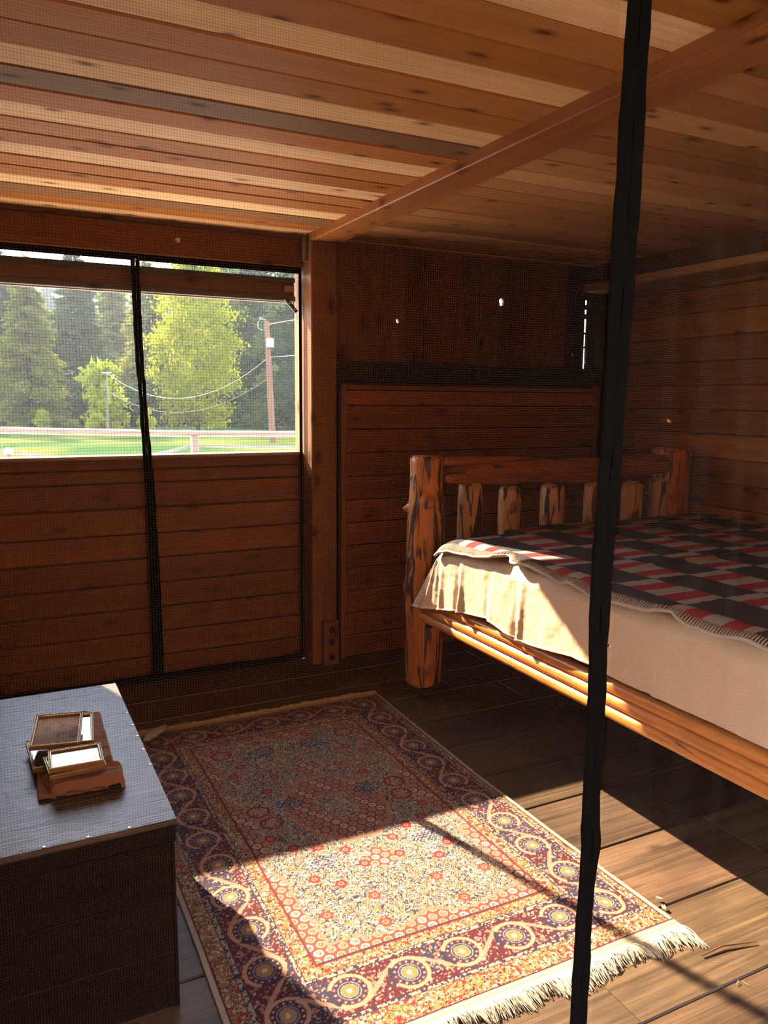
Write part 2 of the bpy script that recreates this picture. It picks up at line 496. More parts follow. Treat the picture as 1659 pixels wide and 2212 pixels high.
b = MB(); b.plank((3.632, 4.02, 0), (XR+.02, 4.165, 2.18), 'Z', .004, (.055, .026, .012), 3.1)
wpart(b, 'corner_post', M_wz)

# right wall with its plate
wr = structure(empty('wall_right', (XR, 2.5, 0)))
def rpart(bm, name, mat):
    o = bm.build(name, mat, wr); o.location = -wr.location; return o
b = MB()
k = 0
z = -.09
while z < 2.17:
    y0s = [.6, random.uniform(2.2, 3.9), 4.2]
    for y0, y1 in zip(y0s, y0s[1:]):
        b.plank((XR+random.uniform(0, .004), y0+.001, z+.0015), (XR+.03, y1-.001, min(z+.1385, 2.2)), 'Y', .005, vary((.33, .115, .022), .22), random.random()*9)
    z += .140; k += 1
rpart(b, 'boards', M_wy)
b = MB(); b.plank((3.44, .9, 2.180), (XR, 4.05, 2.226), 'Y', .003, (.42, .19, .06), 2.2); rpart(b, 'wall_plate', M_wy)
b = MB(); b.plank((3.60, .9, 2.226), (XR, 4.16, ZC+.02), 'Y', .003, (.15, .062, .02), 5.2); rpart(b, 'plate_beam', M_wy)
b = MB(); b.box((XR+.03, .6, -.1), (XR+.06, 4.3, 2.5), (.05, .02, .01)); rpart(b, 'backing', M_wy)

# left wall and front wall (behind or beside the camera's view)
b = MB()
for k in range(17): b.plank((XL-.04, .9, k*.142), (XL, 4.2, k*.142+.14), 'Y', .004, vary(WALL, .15), random.random()*9)
structure(b.build('wall_left', M_wy))
b = MB()
for k in range(17):
    z = k*.142
    b.plank((XL, .97, z), (-.36, 1.03, z+.14), 'X', .004, vary(WALL, .15), random.random()*9)
    b.plank((2.42, .97, z), (XR, 1.03, z+.14), 'X', .004, vary(WALL, .15), random.random()*9)
b.plank((-.40, .97, 2.235), (2.46, 1.03, ZC), 'X', .004, (.2, .08, .025), 1)
structure(b.build('wall_front', M_wx))

# ------------------------------------------------------------------ lifted window shutter
sh = empty('window_shutter', (.72, 4.235, 2.02), 'brown board shutter slid up under the header, a bright slit of daylight above it', 'shutter')
def part(bm, name, mat, par, **k):
    o = bm.build(name, mat, par, **k); o.location = -Vector(par.location); return o
b = MB(); b.plank((-.13, 4.225, 2.035), (1.553, 4.25, 2.135), 'X', .003, (.21, .082, .025), 6.3); part(b, 'board', M_wx, sh)
b = MB(); b.plank((-.13, 4.205, 2.122), (1.553, 4.232, 2.147), 'X', .003, (.10, .085, .07), 1.3); part(b, 'top_rim', M_wx, sh)
b = MB(); b.plank((-.13, 4.200, 2.022), (1.553, 4.232, 2.050), 'X', .003, (.11, .095, .08), 2.3)
b.plank((-.13, 4.232, 2.016), (1.553, 4.252, 2.034), 'X', .002, (.42, .26, .18), 2.3); part(b, 'bottom_rim', M_wx, sh)  # pale lower strip: sunlight on the edge put into its colour
b = MB(); b.tube([(1.49, 4.19, 2.035), (1.555, 4.19, 1.965)], [.011, .011], 6); o = part(b, 'stay', M_iron, sh)
for t in (.35, .8):
    b = MB(); b.tube([(1.49+.065*t, 4.182, 2.035-.07*t), (1.49+.065*t, 4.176, 2.035-.07*t)], .005, 8); b.build('screw', M_steel, o)
b = MB(); b.plank((1.49, 4.195, 2.072), (1.545, 4.224, 2.105), 'X', .002, (.5, .3, .24), 1); part(b, 'latch_block', M_wx, sh)

# ------------------------------------------------------------------ screens
def thread_mat(name, c):
    mt, nt, p = new_mat(name)
    p.inputs['Base Color'].default_value = (*c, 1); p.inputs['Roughness'].default_value = .7
    t = N(nt, 'BsdfTransparent'); mx = N(nt, 'MixShader'); mx.inputs[0].default_value = .15
    L(nt, p.outputs[0], mx.inputs[1]); L(nt, t.outputs[0], mx.inputs[2])
    L(nt, mx.outputs[0], nt.nodes['Material Output'].inputs['Surface'])
    return mt
M_net = thread_mat('screen thread', (.02, .018, .016))
M_net2 = thread_mat('window screen thread', (.16, .15, .14))

def net(name, par, mat, x0, x1, z0, z1, y, fold, pitch, w, seg):
    """woven insect screen: every thread is a thin ribbon, following the folds"""
    vs, fs = [], []
    nx = int((x1-x0)/pitch); nz = int((z1-z0)/pitch)
    for i in range(nx+1):
        x = x0 + i*pitch; yy = y + fold(x)
        n = len(vs)
        vs += [(x-w/2, yy, z0), (x+w/2, yy, z0), (x+w/2, yy, z1), (x-w/2, yy, z1)]
        fs.append((n, n+1, n+2, n+3))
    ns = max(1, int((x1-x0)/seg))
    for j in range(nz+1):
        z = z0 + j*pitch
        n = len(vs)
        for s in range(ns+1):
            x = x0 + (x1-x0)*s/ns; yy = y + fold(x) + .0003
            vs += [(x, yy, z-w/2), (x, yy, z+w/2)]
        for s in range(ns): fs.append((n+2*s, n+2*s+2, n+2*s+3, n+2*s+1))
    b = MB(); b.add(vs, fs); o = b.build(name, mat, par)
    o.location = -Vector(par.location)
    return o

def hem(name, par, path, half, y, slit=None, side=1):
    """one padded hem of a magnetic screen: a flat sewn strip following path [(x, z)]"""
    b = MB(); vs, fs = [], []
    prof = [(-1, 0), (-.85, -1), (.85, -1), (1, 0), (.85, 1), (-.85, 1)]
    Z = np.arange(path[0][1], path[-1][1]+.001, .02)
    xs_ = np.interp(Z, [p[1] for p in path], [p[0] for p in path]); hw = np.interp(Z, [p[1] for p in path], [p[2] for p in path])
    for i, z in enumerate(Z):
        off = 0
        for (zs0, zs1, amp) in slit or ():
            t = (z-zs0)/(zs1-zs0)
            if 0 < t < 1: off += amp*math.sin(PI*t)
        cx = xs_[i] + side*(hw[i]*.5+off) + .0010*math.sin(z*41+side) + .0006*math.sin(z*97)
        th = .0035 + .001*math.sin(z*23+side)
        for p in prof: vs.append((cx + p[0]*hw[i]*.5*(1.02-abs(off)*20), y + side*.001 + p[1]*th, z))
    n = len(prof)
    for i in range(len(Z)-1):
        for k in range(n): fs.append((i*n+k, i*n+(k+1) % n, (i+1)*n+(k+1) % n, (i+1)*n+k))
    fs += [tuple(range(n)), tuple((len(Z)-1)*n+k for k in range(n))]
    b.add(vs, fs); o = b.build(name, M_black, par, smooth=False); o.location = -Vector(par.location)
    return o

# far screen, hung over the window bay
fs_ = empty('window_screen', (.73, 4.15, 0), 'dark mesh insect screen with a black centre seam hung over the window bay', 'insect screen')
path = [(.745, .012, .030), (.742, .5, .028), (.735, 1.0, .024), (.725, 1.2, .022), (.708, 1.5, .020), (.700, 1.8, .021), (.697, 2.175, .022)]
hem('seam_hem', fs_, path, .02, 4.150, slit=[(1.40, 1.62, -.004)], side=-1)
hem('seam_hem', fs_, path, .02, 4.152, slit=[(1.40, 1.62, .004)], side=1)
b = MB(); b.plank((-.13, 4.146, 2.163), (1.57, 4.152, 2.20), 'X', .001); part(b, 'top_band', M_black, fs_)
b = MB(); b.plank((1.553, 4.146, .02), (1.570, 4.152, 2.19), 'Z', .001); part(b, 'side_band', M_black, fs_)
b = MB(); b.tube([(x, 4.148+.006*math.sin(x*9), .018+.004*math.sin(x*13)) for x in np.linspace(-.1, 1.56, 30)], .017, 8); part(b, 'bottom_band', M_black, fs_)
net('mesh_panel', fs_, M_net2, -.13, .70, .02, 2.17, 4.156, lambda x: .003*math.sin(x*11), .0042, .00026, .05)
net('mesh_panel', fs_, M_net2, .745, 1.55, .02, 2.17, 4.156, lambda x: .003*math.sin(x*9), .0042, .00026, .05)
b = MB(); b.tube([(.697, 4.143, 2.166), (.697, 4.138, 2.166)], .006, 10); part(b, 'pin', M_steel, fs_)

# near screen, in the doorway the photograph is taken through
ns_ = empty('door_screen', (1.06, 1.15, 0), 'mesh screen with wide black centre seam hanging in the near doorway before the bed', 'insect screen')
path = [(1.048, 0.0, .025), (1.048, .2, .025), (1.052, .49, .022), (1.0565, .58, .027), (1.055, .65, .025), (1.056, .92, .0235), (1.051, 1.11, .0275), (1.063, 1.47, .0285), (1.070, 1.84, .033), (1.075, 2.2, .029), (1.076, 2.3, .029)]
hem('seam_hem', ns_, path, .02, 1.149, slit=[(.545, .64, -.003)], side=-1)
hem('seam_hem', ns_, path, .02, 1.151, slit=[(.545, .64, .003)], side=1)
def fold_r(x):
    return .010*math.exp(-((x-1.24)/.030)**2) + .014*math.exp(-((x-1.36)/.04)**2) + .012*math.exp(-((x-1.46)/.028)**2) + .01*math.sin((x-1.08)*7)
net('mesh_panel', ns_, M_net, -.33, 1.03, .01, 2.21, 1.152, lambda x: .004*math.sin(x*5), .0041, .00027, .04)
net('mesh_panel', ns_, M_net, 1.09, 2.40, .01, 2.21, 1.152, fold_r, .0041, .00027, .008)
b = MB()
for x, z in ((1.074, 1.02), ): b.tube([(x, 1.144, z), (x, 1.140, z)], .0032, 10)
part(b, 'magnet_stud', M_steel, ns_)

# ------------------------------------------------------------------ log bed
def fbm(x, y, z): return noise.noise(Vector((x, y, z)))

def log_mesh(bm, length, rad, n=40, m=60, wob=.05, knots=(), chamfer=.01, seed=0.0, bend=None):
    """peeled log along local z; rad is a list of (t, r); knots: (z, angle, size, height)"""
    vs, fs, kn = [], [], []
    ts = [0, .0001] + [i/m for i in range(1, m)] + [.9999, 1]
    for i, t in enumerate(ts):
        z = t*length
        r = np.interp(t, [q[0] for q in rad], [q[1] for q in rad])
        e = min(z, length-z)
        if e < chamfer: r -= (chamfer-e)
        bx, by = bend(t) if bend else (0, 0)
        for k in range(n):
            a = 2*PI*k/n
            rr = r*(1 + wob*fbm(math.cos(a)*1.3+seed, math.sin(a)*1.3, z*4+seed*3) + .35*wob*fbm(math.cos(a)*4, math.sin(a)*4+seed, z*11))
            kv = 0
            for kz, ka, ks, kh in knots:
                da = (a-ka+PI) % (2*PI) - PI
                d2 = math.hypot(da*r, z-kz)/ks
                if d2 < 1.6:
                    g = math.exp(-(d2*1.25)**2); rr += kh*g*(1 if d2 > .35 else .93); kv = max(kv, min(1, g*1.02))
            vs.append((bx+rr*math.cos(a), by+rr*math.sin(a), z)); kn.append(kv)
    for i in range(len(ts)-1):
        for k in range(n): fs.append((i*n+k, i*n+(k+1) % n, (i+1)*n+(k+1) % n, (i+1)*n+k))
    fs += [tuple(range(n-1, -1, -1)), tuple((len(ts)-1)*n+k for k in range(n))]
    bm.add(vs, fs, (1, 1, 1), seed, kn)

BED = Vector((1.92, 3.36, 0))
bed = empty('log_bed', BED, 'rustic peeled log bed frame with knotty corner posts and log side rails', 'bed')
def bpart(bm, name, mat, p, axis_to=None, smooth=True):
    o = bm.build(name, mat, bed, smooth=smooth)
    o.location = Vector(p) - BED
    if axis_to is not None:
        o.rotation_mode = 'QUATERNION'; o.rotation_quaternion = Vector(axis_to).to_track_quat('Z', 'Y')
    return o

cam_a = math.atan2(-3.36, -1.92)           # direction from the post to the doorway
b = MB(); log_mesh(b, 1.160, [(0, .088), (.15, .094), (.45, .100), (.62, .094), (.8, .090), (.9, .080), (1, .082)], n=56, m=90, wob=.045,
    knots=[(.94, cam_a+.15, .035, .022), (.50, cam_a-1.35, .04, .018), (.90, cam_a-1.45, .02, .035), (1.06, cam_a-1.2, .012, .012), (.10, cam_a+.1, .035, .014), (.66, cam_a-1.0, .03, .012)], seed=1.3)
p1 = bpart(b, 'post', M_log, (1.92, 3.36, .062))
b = MB(); log_mesh(b, 1.165, [(0, .10), (.5, .105), (1, .112)], n=40, m=50, knots=[(.9, cam_a, .04, .02)], seed=4.1)
bpart(b, 'post', M_log, (3.57, 3.37, .062))
for x, s in ((1.92, 7.7), (3.57, 2.2)):
    b = MB(); log_mesh(b, .72, [(0, .075), (1, .075)], n=30, m=30, seed=s); bpart(b, 'post', M_log, (x+(.055 if x < 2 else 0), 1.262, .062))
for x in (1.92, 3.57):
    for y in (3.36, 1.262):
        b = MB(); b.tube([(-.013, 0, .028), (.013, 0, .028)], .027, 18); o = bpart(b, 'caster', M_rubber, (x-.03, y-.05, 0), smooth=False)
        b = MB(); b.plank((-.019, -.005, .026), (-.016, .02, .06), 'Z', .001); b.plank((.016, -.005, .026), (.019, .02, .06), 'Z', .001)
        b.plank((-.02, -.012, .058), (.02, .022, .064), 'X', .001); b.build('caster_fork', M_steel, o)
# headboard rail: a wavy log with a second branch lying along its top
b = MB()
bend = lambda t: (-.030*math.sin(t*PI*2.2+.4) + .014*math.sin(t*9), .008*math.sin(t*7))
log_mesh(b, 1.50, [(0, .040), (.05, .046), (.2, .062), (.33, .072), (.45, .066), (.6, .07), (.8, .060), (1, .056)], n=32, m=80, wob=.26,
    knots=[(.25, 2.9, .02, .014), (.62, 3.1, .02, .012), (.36, .6, .02, .015), (.95, 3.0, .02, .012), (1.2, 1.0, .03, .012)], chamfer=.02, seed=5.5, bend=bend)
o = bpart(b, 'top_rail', M_toprail, (2.005, 3.355, 1.118), (1, 0, .012))
b = MB(); log_mesh(b, .52, [(0, .022), (.4, .026), (.8, .03), (1, .02)], n=20, m=30, seed=3.3, chamfer=.006)
bpart(b, 'branch_stub', M_toprail, (1.995, 3.335, 1.196), (1, .01, -.03))
b = MB(); log_mesh(b, 1.5, [(0, .055), (1, .058)], n=24, m=30, seed=2.7); bpart(b, 'lower_rail', M_log, (2.0, 3.36, .62), (1, 0, 0))
for i, (x, zt, r) in enumerate([(2.168, 1.092, .062), (2.412, 1.058, .058), (2.690, 1.062, .066), (2.985, 1.062, .060), (3.262, 1.050, .062), (3.46, 1.06, .055)]):
    b = MB()
    kn = [(zt-.62-.085, cam_a+.5, .04, .02)] if i == 1 else [(zt-.62-.1-.03*i, cam_a-.8, .02, .006)]
    log_mesh(b, zt-.60, [(0, r), (.8, r*1.02), (1, r*.95)], n=32, m=50, wob=.05, knots=kn, chamfer=.022, seed=8.1+i*2.3)
    bpart(b, 'spindle', M_log_pale, (x, 3.345, .60))
# side rails: three slim logs stacked, near side and far side; foot rail
for x, dx in ((1.872, 0), (3.62, 0)):
    for i, (z, r, ox) in enumerate([(.436, .0245, 0), (.481, .0245, .001), (.526, .0245, .003)]):
        b = MB(); log_mesh(b, 2.06, [(0, r*.9), (.05, r), (.95, r), (1, r*.9)], n=24, m=70, wob=.035, chamfer=.01, seed=1.9+i*3.7+x)
        bpart(b, 'side_rail', M_rail, (x+ox*(1 if x < 3 else -1), 1.275, z), (0, 1, 0))
for z in (.47, .62):
    b = MB(); log_mesh(b, 1.5, [(0, .045), (1, .045)], n=24, m=30, seed=z*9); bpart(b, 'foot_rail', M_log, (1.99, 1.262, z), (1, 0, 0))
b = MB(); b.box((-.02, -.003, -.02), (.02, .003, .02)); o = bpart(b, 'rail_bracket', M_iron, (1.90, 3.262, .40), smooth=False)
b = MB(); b.tube([(0, -.003, 0), (0, -.007, 0)], .006, 8); b.build('bolt', M_steel, o)

# ------------------------------------------------------------------ sheet over the mattress
M_sheet = cloth_mat('cream cotton sheet', (.62, .44, .29), weave=900, vary=.05, bump=.25, vscale=14)
nu, nv = 240, 110
V = np.zeros((nu, nv, 3))
ZT = .856
for i in range(nu):
    u = i/(nu-1)
    y = 1.30 + 1.985*u
    fold = (noise.noise(Vector((y*3.5, 1.2, 0)))*.7 + noise.noise(Vector((y*8, 4.2, 0)))*.3)
    pleat = 0
    for py, pa in ((2.90, .020), (3.07, .014), (2.46, .016), (2.66, .006), (1.98, .012), (1.74, .006), (3.19, .014)):
        q_ = (y-py)/.018; pleat += pa*(math.exp(-q_*q_) - .8*math.exp(-(q_-1.6)**2))
    zb = np.interp(y, [1.3, 1.66, 1.90, 2.03, 2.14, 2.37, 2.50, 2.69, 2.92, 3.07, 3.25], [.572, .575, .576, .583, .583, .558, .554, .582, .556, .526, .488])
    slump = .012 + .060*max(0, (u-.78)/.22)**2
    for j in range(nv):
        v = j/(nv-1)
        if v < .45:
            t = v/.45
            x = 3.58 + (1.875-3.58)*t; z = ZT - slump; yy = y - .17*max(0, (u-.90)/.10)**1.2*max(0, (t-.75)/.25)**2
            if t > .97: z -= .012*((t-.97)/.03)**2
        else:
            t = (v-.45)/.55
            z = (ZT-.012-slump) + (zb-ZT+.012+slump)*t
            x = 1.872 - .024*min(1, t*6) - t*(.014 + .014*fold + pleat*.9) - .012*max(0, u-.86)/.14*t
            x += .0035*noise.noise(Vector((y*16, z*14, 2.2))) + .0014*noise.noise(Vector((y*60, z*52, 5)))
            yy = y + .012*noise.noise(Vector((y*4, z*5, 7)))*t + max(0, (u-.90)/.10)**1.5*.035*t - .17*max(0, (u-.90)/.10)**1.2*(1-t)
            if t > .97: x -= .004
        V[i, j] = (x, yy, z)
sheet = grid_mesh('bed_sheet', V, M_sheet)
sheet.modifiers.new('thickness', 'SOLIDIFY').thickness = .003
tag(sheet, 'cream cotton sheet hanging over the side of the log bed below the blanket', 'sheet')

# ------------------------------------------------------------------ checked blanket
M_blanket = cloth_mat('wool blanket', None, weave=260, vary=.16, bump=.8, rough=.95, vscale=40)
M_hem = cloth_mat('pale blanket stitch', (.44, .37, .30), weave=300, vary=.15, bump=.6)
nu, nv = 340, 300
V = np.zeros((nu, nv, 3)); C = np.zeros((nu, nv, 3))
EY = [1.30, 1.353, 1.44, 1.50, 1.617, 1.671, 1.709, 1.793, 1.937, 2.039, 2.162, 2.212, 2.335, 2.437, 2.512, 2.594, 2.641, 2.726, 2.928, 3.05, 3.30]
EZ = [.845, .846, .856, .843, .842, .857, .874, .844, .833, .829, .854, .840, .861, .865, .854, .888, .858, .838, .822, .815, .80]
def lip(y):
    """where the blanket's near edge lies (x, z)"""
    z5 = float(np.mean([np.interp(y+k, EY, EZ) for k in (-.016, -.008, 0, .008, .016)])) + .004*noise.noise(Vector((y*16, 2, 0)))
    if z5 > .858:
        ze = .858 + .3*(z5-.858)
        return 1.83*(1.5-ze)/(1.5-z5), ze
    return 1.83, z5
dark, lite, red = np.array((.040, .032, .030)), np.array((.34, .285, .24)), np.array((.30, .022, .030))
for i in range(nu):
    u = i/(nu-1); y = 1.31 + 1.80*u
    xe, ze = lip(y)
    for j in range(nv):
        v = j/(nv-1)
        s = 1.82*(1-v)             # arc length in from the near edge
        hang = .115
        x = 1.935 + (s-hang)*(3.62-1.935)/(1.82-hang); z = ZT+.012
        if s < hang:
            t = 1 - s/hang
            x = 1.935 + (xe-1.935)*t; z = ZT+.012 + (ze-ZT-.012)*t**2.2 + .006*math.sin(t*PI)
        bump = .004*noise.noise(Vector((x*3, y*3, 1))) + .0025*noise.noise(Vector((x*9, y*9, 4)))
        ridge = .012*math.exp(-((y-2.235-.05*(x-2.6))/.018)**2)*max(0, min(1, (x-2.1)/.3))
        z += bump + ridge
        end = (u-.93)/.07
        if end > 0: z -= .035*end**2*(1 if x < 2.25 else .25)
        V[i, j] = (x, y + .10*max(0, (u-.80)/.20)*min(1, max(0, (x-2.0)/.5)), z)
        px = 1.935 + (s-hang)*(3.62-1.935)/(1.82-hang); py = y
        ix = math.floor((px-2.458)/.1766); iy = math.floor((py-2.344+.002*math.sin(px*90))/.3078)
        fy = ((py-2.344)/.3078) % 1.0
        if (ix + iy) % 2 == 0: col = dark
        else: col = red if (.14 < fy < .36 or .60 < fy < .82) else lite
        if s < .012: col = lite*.8+dark*.2
        C[i, j] = col*(1+.25*(random.random()-.5))
blanket = empty('blanket', (2.7, 2.3, ZT), 'dark grey, cream and red checked wool blanket spread over the bed', 'blanket')
o = grid_mesh('blanket_cloth', V, M_blanket, blanket, C); o.location = -blanket.location
o.modifiers.new('thickness', 'SOLIDIFY').thickness = .007
b = MB()
for i in range(nu-1):                       # blanket stitch along the near edge
    p = Vector(V[i, -1]); q = Vector(V[i, -5])
    for t in (0, ):
        pass
edge = [Vector(V[i, -1]) + Vector((-.002, 0, .000)) for i in range(nu)]
b.tube(edge, .0065, 6, (.5, .42, .34))
for i in range(0, nu-3, 2):
    p0 = Vector(V[i, -1]); p1_ = Vector(V[min(nu-1, i+1), -6])
    b.tube([p0+Vector((-.006, 0, 0)), (p0+p1_)/2+Vector((-.004, 0, .003)), p1_+Vector((0, 0, .003))], .0028, 5, (.5, .42, .34))
o = b.build('edge_stitching', M_hem, blanket, smooth=True); o.location = -blanket.location

# ------------------------------------------------------------------ rug
def vnoise(X, Y, seed):
    """value noise on arrays"""
    r = np.random.default_rng(seed); G = r.random((256, 256))
    xi = np.floor(X).astype(int); yi = np.floor(Y).astype(int); fx = X-xi; fy = Y-yi
    fx = fx*fx*(3-2*fx); fy = fy*fy*(3-2*fy)
    g = lambda a, c: G[a % 256, c % 256]
    return (g(xi, yi)*(1-fx)+g(xi+1, yi)*fx)*(1-fy) + (g(xi, yi+1)*(1-fx)+g(xi+1, yi+1)*fx)*fy

RX0, RX1, RY0, RY1 = .425, 1.705, 1.462, 3.468
nu, nv = 500, 790
U, W = np.meshgrid(np.linspace(0, 1, nu), np.linspace(0, 1, nv), indexing='ij')
X = RX0 + (RX1-RX0)*U; Y = RY0 + (RY1-RY0)*W
cx, cyy, hw, hl = 1.078, 2.495, .507, .85
cream, navy, maroon = np.array((.40, .35, .275)), np.array((.028, .024, .045)), np.array((.065, .014, .022))
pink, rred, gold, blue = np.array((.29, .145, .10)), np.array((.235, .022, .022)), np.array((.235, .150, .050)), np.array((.12, .135, .15))
C = np.zeros((nu, nv, 3))
def put(mask, col): C[mask] = col
dx_ = np.abs(X-cx)-hw; dy_ = np.abs(Y-cyy)-hl
d = np.maximum(dx_, dy_)
horiz = dy_ > dx_
s = np.where(horiz, X-cx, Y-cyy); p = np.where(horiz, hw*2/6, hl*2/10)
so = np.where(horiz, 0.0, 0.0)
idx = np.round(s/p); t = s-idx*p
sig = np.where((idx + horiz) % 2 == 0, 1.0, -1.0)
n_f = vnoise(X*420, Y*420, 1); n_m = vnoise(X*180, Y*180, 2); n_l = vnoise(X*14, Y*14, 3); n_m2 = vnoise(X*125+50, Y*125, 5)
# field
tint = np.clip((vnoise(X*7+9, Y*7, 8)-.35)*2.2, 0, 1)[..., None]
C[:] = cream*(1-tint*.4) + blue*1.7*(tint*.4)
C[n_m > .66] = gold*1.15
C[n_m2 > .74] = pink
line = (np.abs(n_m-.5) < .075) | (np.abs(n_m2-.5) < .055) | (n_f > .86)
put(line, navy*1.2)
def hexlat(X, Y, a):
    q = X/a; r = Y/(a*.866)
    j = np.round(r); i = np.round(q-.5*(j % 2)) + .5*(j % 2)
    best = np.hypot(q-i, (r-j)*.866)
    par = (np.round(i*2) + j) % 3
    for dj in (-1, 1):
        j2 = j+dj; i2 = np.round(q-.5*(j2 % 2)) + .5*(j2 % 2); dd = np.hypot(q-i2, (r-j2)*.866)
        par = np.where(dd < best, (np.round(i2*2)+j2) % 3, par); best = np.minimum(best, dd)
    return best, par
hd, par = hexlat(X-cx, Y-cyy, .036)
fd = -(d+.128)                       # depth inside the field edge
xn, yn = X-cx, Y-cyy
scal = .045 + .032*np.cos(xn*2*PI/.40)*np.cos(yn*2*PI/.55) + .014*np.cos(np.arctan2(yn, xn)*16)
hc = (fd < scal)
rm = np.hypot(xn/1.0, (yn-.02)/1.25) + .006*np.cos(np.arctan2(yn, xn)*12)
ring = (rm < .185) & (rm > .085)
for k in (-1, 1):
    ring |= np.hypot(xn, (yn-k*.345)/1.1) < .052
hm = hc | ring
put(hm, np.array((.17, .045, .038)))
put(hm & (hd < .39), np.array((.29, .20, .14))); put(hm & (hd < .39) & (par == 0), cream*1.1); put(hm & (np.abs(hd-.17) < .05), np.array((.13, .07, .06)))
put(hm & (hd < .08), gold)
put((np.abs(fd-scal) < .005) & (fd > .02), pink); put((np.abs(rm-.187) < .008), pink); put(np.abs(rm-.085) < .004, pink*.8)
# flowers, mirrored left and right
fl = []
r_ = random.Random(4)
while len(fl) < 20:
    fx, fy = r_.uniform(.05, .31), r_.uniform(-.66, .66)
    if math.hypot(fx, fy/1.25) < .22: continue
    if all(math.hypot(fx-q[0], fy-q[1]) > .085 for q in fl): fl.append((fx, fy))
for q, (fx, fy) in enumerate(fl):
    for sgn in (-1, 1):
        rr = np.hypot(xn-sgn*fx, yn-fy); an = np.arctan2(yn-fy, xn-sgn*fx)
        R0 = .020*(1+.12*np.cos(an*6))
        if q % 5 == 4:
            put((np.abs(rr-.038) < .0055), rred*.9); put(rr < .016, pink*1.1)
        else:
            put(rr < R0, rred if q % 3 else np.array((.20, .04, .03))); put(rr < .010, pink); put(rr < .004, rred)
for fx, fy in ((.17, .10), (-.17, .10), (.2, -.30), (-.2, -.30), (.13, .55), (-.13, .55)):   # little latticed baskets
    mk = (np.hypot((xn-fx)/1.4, yn-fy) < .042)
    put(mk & (n_m2 > .42), blue*1.5); put(mk & (n_m > .4) & ((np.abs(((xn+yn)*60) % 1-.5) < .2) | (np.abs(((xn-yn)*60) % 1-.5) < .2)), navy)
# inner gold band, guards, main border, outer gold band
put(d > -.128, navy); put(d > -.124, rred*.7); put(d > -.119, gold*.95)
gb = (d > -.119) & (d < -.082)
put(gb & (n_m > .63), cream); put(gb & (np.abs(n_m2-.5) < .06), maroon); put(gb & (n_m2 > .78), rred); put(gb & (n_f > .86), navy)
put(d > -.082, maroon); put(d > -.079, cream*.65); put((d > -.079) & (d < -.068) & (n_m > .55), navy); put(d > -.068, maroon)
mb_ = (d > -.066) & (d < .066)
put(mb_, np.where((n_l > .5)[..., None], navy*1.1, maroon)[mb_])
put(mb_ & (n_m > .77), cream*.7); put(mb_ & (n_m2 > .76), pink*.9); put(mb_ & (np.abs(n_m-.5) < .03), rred*.6)
dd = d*sig
stem = np.abs(d - .047*np.sin(PI*(s/p)+PI/2)*np.where(horiz, -1, 1)*-1) < .0085
put(mb_ & stem, pink*1.15)
rr = np.hypot(t, dd-.004); an = np.arctan2(dd-.004, t)
put(mb_ & (rr < .058), navy)
put(mb_ & (rr < .058) & (rr > .047) & (an > -2.4) & (an < 2.2+.5), np.array((.33, .205, .13)))
put(mb_ & (np.abs(rr-.040) < .0055) & (np.cos(an*14) > -.1), rred*.8)
put(mb_ & (np.abs(rr-.040) < .0022) & (np.cos(an*14) > .6), cream)
put(mb_ & (rr < .031), blue*1.35); put(mb_ & (rr < .031) & (np.abs(rr-.026) < .002), navy); put(mb_ & (rr < .022), np.array((.30, .13, .055))); put(mb_ & (rr < .022) & (n_m2 > .58), gold); put(mb_ & (rr < .008), cream)
put(d > .066, maroon); put(d > .069, cream*.65); put((d > .069) & (d < .080) & (n_m > .55), navy); put(d > .080, maroon)
ob = d > .083
put(ob, gold*.95); put(ob & (n_m > .63), cream*.95); put(ob & (np.abs(n_m2-.5) < .06), maroon); put(ob & (n_m2 > .77), rred*.9); put(ob & (n_f > .86), navy)
e_x = np.minimum(X-RX0, RX1-X); e_y = np.minimum(Y-RY0, RY1-Y)
put(e_x < .018, maroon); put(e_x < .013, np.array((.33, .28, .21)))
put(e_y < .036, maroon*1.2); put(e_y < .031, np.array((.40, .33, .23))); put((np.abs(e_y-.018) < .002), pink)
C *= (1 + .30*(rng.random((nu, nv, 1))-.5))
Zr = .006 + .006*(vnoise(X*4+3, Y*4, 21)-.2) + .010*np.exp(-((Y-2.42-.08*(X-1))/.10)**2)*np.clip((1.2-X)*1.5, 0, 1) + .0012*rng.random((nu, nv))
bow = .020*np.sin((Y-RY0)/(RY1-RY0)*PI)
XX = X - bow*np.clip((X-cx)/.6, -.4, 1)
V = np.stack([XX, Y, Zr], -1)
M_rug = cloth_mat('rug pile', None, weave=700, vary=.10, bump=.6, rough=.95, vscale=30)
M_fringe = cloth_mat('cotton fringe', (.50, .42, .30), weave=300, vary=.1, bump=.3)
rug = empty('rug', (1.07, 2.46, 0), 'fringed oriental rug with a maroon medallion border on the plank floor', 'rug')
o = grid_mesh('pile', V, M_rug, rug, C); o.location = -rug.location
b = MB()                                         # thickness skirt all round
ring_pts = [tuple(V[i, 0]) for i in range(nu)] + [tuple(V[-1, j]) for j in range(nv)] + [tuple(V[i, -1]) for i in range(nu-1, -1, -1)] + [tuple(V[0, j]) for j in range(nv-1, -1, -1)]
b.add(ring_pts + [(q[0], q[1], .0005) for q in ring_pts], [(k, k+1, k+1+len(ring_pts), k+len(ring_pts)) for k in range(len(ring_pts)-1)], (.3, .25, .18))
o = b.build('edge_binding', M_fringe, rug); o.location = -rug.location
